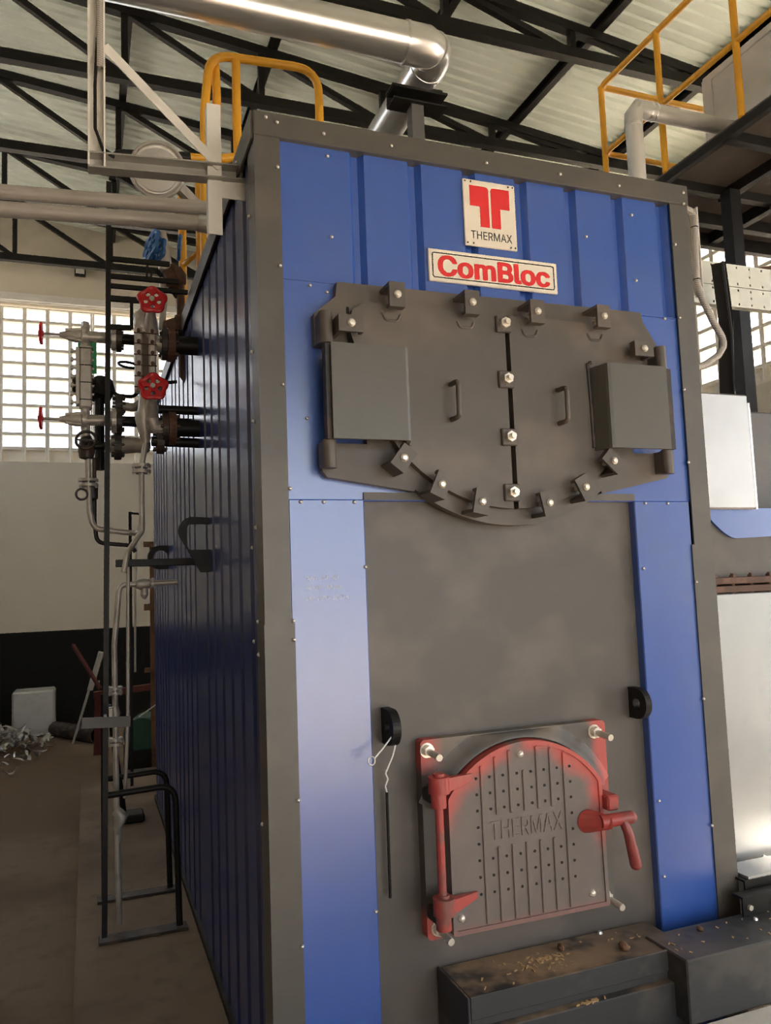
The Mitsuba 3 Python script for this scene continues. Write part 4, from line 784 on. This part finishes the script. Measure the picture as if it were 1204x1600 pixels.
solo('floor_pedal', cat([bx(-0.285, -0.12, 3.25, 3.42, 0.0, 0.05, 0.01), bar((-0.24, 3.4, 0.04), (-0.33, 3.2, 0.75), 0.03, 0.02)]), BLACK, 'dark foot box with a slanting bar on the plinth behind the hoop frames', 'pedal')
solo('floor_bar', bx(-0.26, 0.2, 4.75, 4.88, FZ, 0.0), BLACKRUST, 'dark bar lying on the floor at the end of the plinth', 'bar')
sr = thing('drain_riser', 'slim silver drain pipe with flanges running down beside the black post', 'pipe')
part(sr, 'pipe', tube([(-0.07, 1.62, 1.478), (-0.322, 1.62, 1.472), (-0.345, 1.62, 1.2), (-0.338, 1.62, 0.45), (-0.33, 1.62, 0.02)], 0.0125, 12, 0.03), SILVER, smooth=True)
part(sr, 'pipe', tube([(-0.285, 1.60, 1.60), (-0.29, 1.60, 0.9), (-0.305, 1.60, 0.55)], 0.0085, 10), SILVER, smooth=True)
for z in (1.02, 0.80):
    part(sr, 'flange', cat([flange((-0.343, 1.62, z), (0, 0, 1), 0.032, 0.012, 4), flange((-0.343, 1.62, z - 0.02), (0, 0, 1), 0.032, 0.012, 4)]), SILVER)
part(sr, 'valve', cat([lathe([(0, 0), (.016, .01), (.022, .03), (.016, .06), (0, .07)], (-0.343, 1.62, 0.88), (0, 0, 1), 12), bx(-0.372, -0.352, 1.60, 1.64, 0.865, 0.94, 0.003)]), SILVER, smooth=35)
part(sr, 'valve', cat([lathe([(0, 0), (.02, .01), (.028, .03), (.02, .07), (0, .08)], (-0.26, 1.62, 1.474), (1, 0, 0), 12), lathe([(0, 0), (.014, 0), (.018, .03), (.006, .05), (0, .05)], (-0.215, 1.62, 1.455), (0, 0, -1), 10), flange((-0.18, 1.62, 1.476), (1, 0, 0), 0.024, 0.01, 4)]), SILVER, smooth=35)
part(sr, 'wrap', tube([(-0.345, 1.62, 0.50), (-0.318, 1.62, 0.47), (-0.335, 1.62, 0.42), (-0.325, 1.62, 0.36)], [0.022, 0.03, 0.018, 0.01], 10), SILVER, smooth=True)
solo('bracket_bar', bx(-0.345, -0.0, 1.36, 1.40, 1.545, 1.575, 0.002), BLACK, 'black flat bar sticking out of the blue side above the silver drain pipe', 'bar')
solo('grey_flat_bar', bar((-0.478, 1.30, 0.928), (-0.294, 1.30, 0.918), 0.006, 0.042, (0, 0, 1)), GREYBOX, 'grey flat bar fixed across the black post at knee height', 'bar')
part('grey_flat_bar', 'clip', bar((-0.387, 1.30, 0.925), (-0.387, 1.49, 0.925), 0.012, 0.012), GALV)
# stand, board and things at the back
st = thing('tripod_stand', 'thin black upright stand with a hanging chain behind the gauges', 'stand')
part(st, 'upright', cat([bar((-0.144, 4.3, FZ), (-0.144, 4.3, 2.07), 0.022, 0.022, (0, 1, 0)), bar((-0.15, 4.3, 2.06), (-0.06, 4.3, 2.05), 0.015, 0.015)]), BLACK)
part(st, 'chain', tube([(-0.06, 4.3, 2.05), (-0.095, 4.3, 1.9), (-0.11, 4.3, 1.4), (-0.115, 4.3, 0.84)], 0.009, 6), GALV)
part(st, 'foot', bx(-0.3, 0.05, 4.25, 4.35, FZ, FZ + 0.02), BLACK)
solo('brown_board', cat([bx(0.085, 0.45, 5.5, 5.54, FZ, 1.90), bx(0.03, 0.45, 5.47, 5.5, 1.28, 1.34), bx(0.03, 0.45, 5.47, 5.5, 1.86, 1.91), bx(0.03, 0.45, 5.47, 5.5, 0.72, 0.76)]), WOOD, 'brown wooden board standing behind the blue side of the boiler', 'board')
sl_ = thing('long_lance', 'pale tube with a thick upper end leaning by the black wall band', 'tube')
part(sl_, 'shaft', cyl((-0.605, 7.3, FZ), (-0.43, 7.2, 0.45), 0.014, 12), GALV, smooth=40); part(sl_, 'sleeve', cyl((-0.43, 7.2, 0.42), (-0.315, 7.15, 0.82), 0.030, 16), GALV, smooth=40)
part(sl_, 'handle', bar((-0.43, 7.2, 0.48), (-0.33, 7.2, 0.50), 0.02, 0.02), GALV)
solo('black_pipe_piece', trimesh.boolean.difference([cyl((-0.80, 7.9, FZ + 0.085), (-0.36, 7.15, FZ + 0.085), 0.085, 24), cyl((-0.82, 7.93, FZ + 0.085), (-0.34, 7.12, FZ + 0.085), 0.075, 24)], engine='manifold'), BLACKRUST, 'short dark pipe lying on the floor', 'pipe', smooth=30)
solo('metal_bin', trimesh.boolean.difference([bx(-1.26, -0.81, 7.95, 8.35, FZ, 0.37, 0.02), bx(-1.245, -0.825, 7.97, 8.33, FZ + 0.03, 0.5)], engine='manifold'), GALV, 'open galvanised sheet metal bin on the floor by the black wall band', 'bin')
scr_ = []
for i in range(260):
    r = abs(rng.gauss(0, 0.55)); a = rng.uniform(0, 6.28); x, y = -1.45 + r * math.cos(a), 7.2 + r * math.sin(a) * 0.9
    if x > -0.85: x = -0.85 - rng.random() * 0.3
    h = 0.30 * math.exp(-((x + 1.45) ** 2 + (y - 7.25) ** 2) / 0.22)
    L, w = rng.uniform(0.05, 0.24), rng.uniform(0.012, 0.05)
    n = 6; c = rng.uniform(-1, 1) * 0.05
    V = []
    for j in range(n + 1):
        u = j / n - 0.5; V += [(u * L, -w / 2, c * (1 - 4 * u * u)), (u * L, w / 2, c * (1 - 4 * u * u) + rng.uniform(-.004, .004))]
    V = np.array(V); Fc = []
    for j in range(n): Fc += [[2 * j, 2 * j + 2, 2 * j + 1], [2 * j + 1, 2 * j + 2, 2 * j + 3]]
    Fc = np.array(Fc); V2 = np.vstack([V, V + [0, 0, 0.0015]]); m = trimesh.Trimesh(V2, np.vstack([Fc[:, ::-1], Fc + len(V)]), process=False)
    m.apply_transform(trimesh.transformations.euler_matrix(rng.uniform(-.4, .4), rng.uniform(-.35, .35), rng.uniform(0, 6.28)))
    m.apply_translation((x, y, FZ + 0.02 + h * rng.random() - min(0, m.bounds[0][2]))); scr_.append(m)
solo('metal_scrap', cat(scr_), ALU_DULL, 'heap of curled aluminium offcuts on the floor at the left', 'scrap', kind='stuff')
rm = thing('red_machine', 'dark red steel stand by the back wall', 'stand')
part(rm, 'leg', bar((-0.365, 6.5, FZ), (-0.352, 6.5, 0.45), 0.07, 0.06, (0, 1, 0)), REDDARK); part(rm, 'beam', bar((-0.40, 6.5, 0.44), (0.45, 6.5, 0.50), 0.08, 0.06), REDDARK)
part(rm, 'leg', bar((0.40, 6.5, FZ), (0.40, 6.5, 0.45), 0.07, 0.06, (0, 1, 0)), REDDARK)
part(rm, 'lever', bar((-0.60, 7.05, 0.92), (-0.33, 6.62, 0.48), 0.03, 0.03), REDDARK)
gm = thing('green_motor', 'dark green motor pump low behind the boiler', 'motor')
part(gm, 'casing', lathe([(0, 0), (.15, 0), (.165, .03), (.165, .30), (.12, .36), (0, .36)], (0.0, 5.55, 0.16), (0.25, 0.95, 0), 28), GREENM, smooth=35)
part(gm, 'foot', bx(-0.14, 0.18, 5.5, 5.9, FZ, 0.03), BLACK); part(gm, 'cable', tube([(-0.02, 5.55, 0.32), (0.06, 5.5, 0.38), (0.12, 5.45, 0.43)], 0.006, 6), GALV)
fl = thing('flood_light', 'small flood light with a black frame high on the back wall', 'lamp')
part(fl, 'frame', bx(-0.60, -0.465, 8.50, 8.58, 5.57, 5.665, 0.006), BLACK); part(fl, 'face', bx(-0.585, -0.48, 8.494, 8.502, 5.585, 5.65), LAMPF)
part(fl, 'bracket', bx(-0.54, -0.52, 8.55, 8.60, 5.60, 5.63), BLACK)
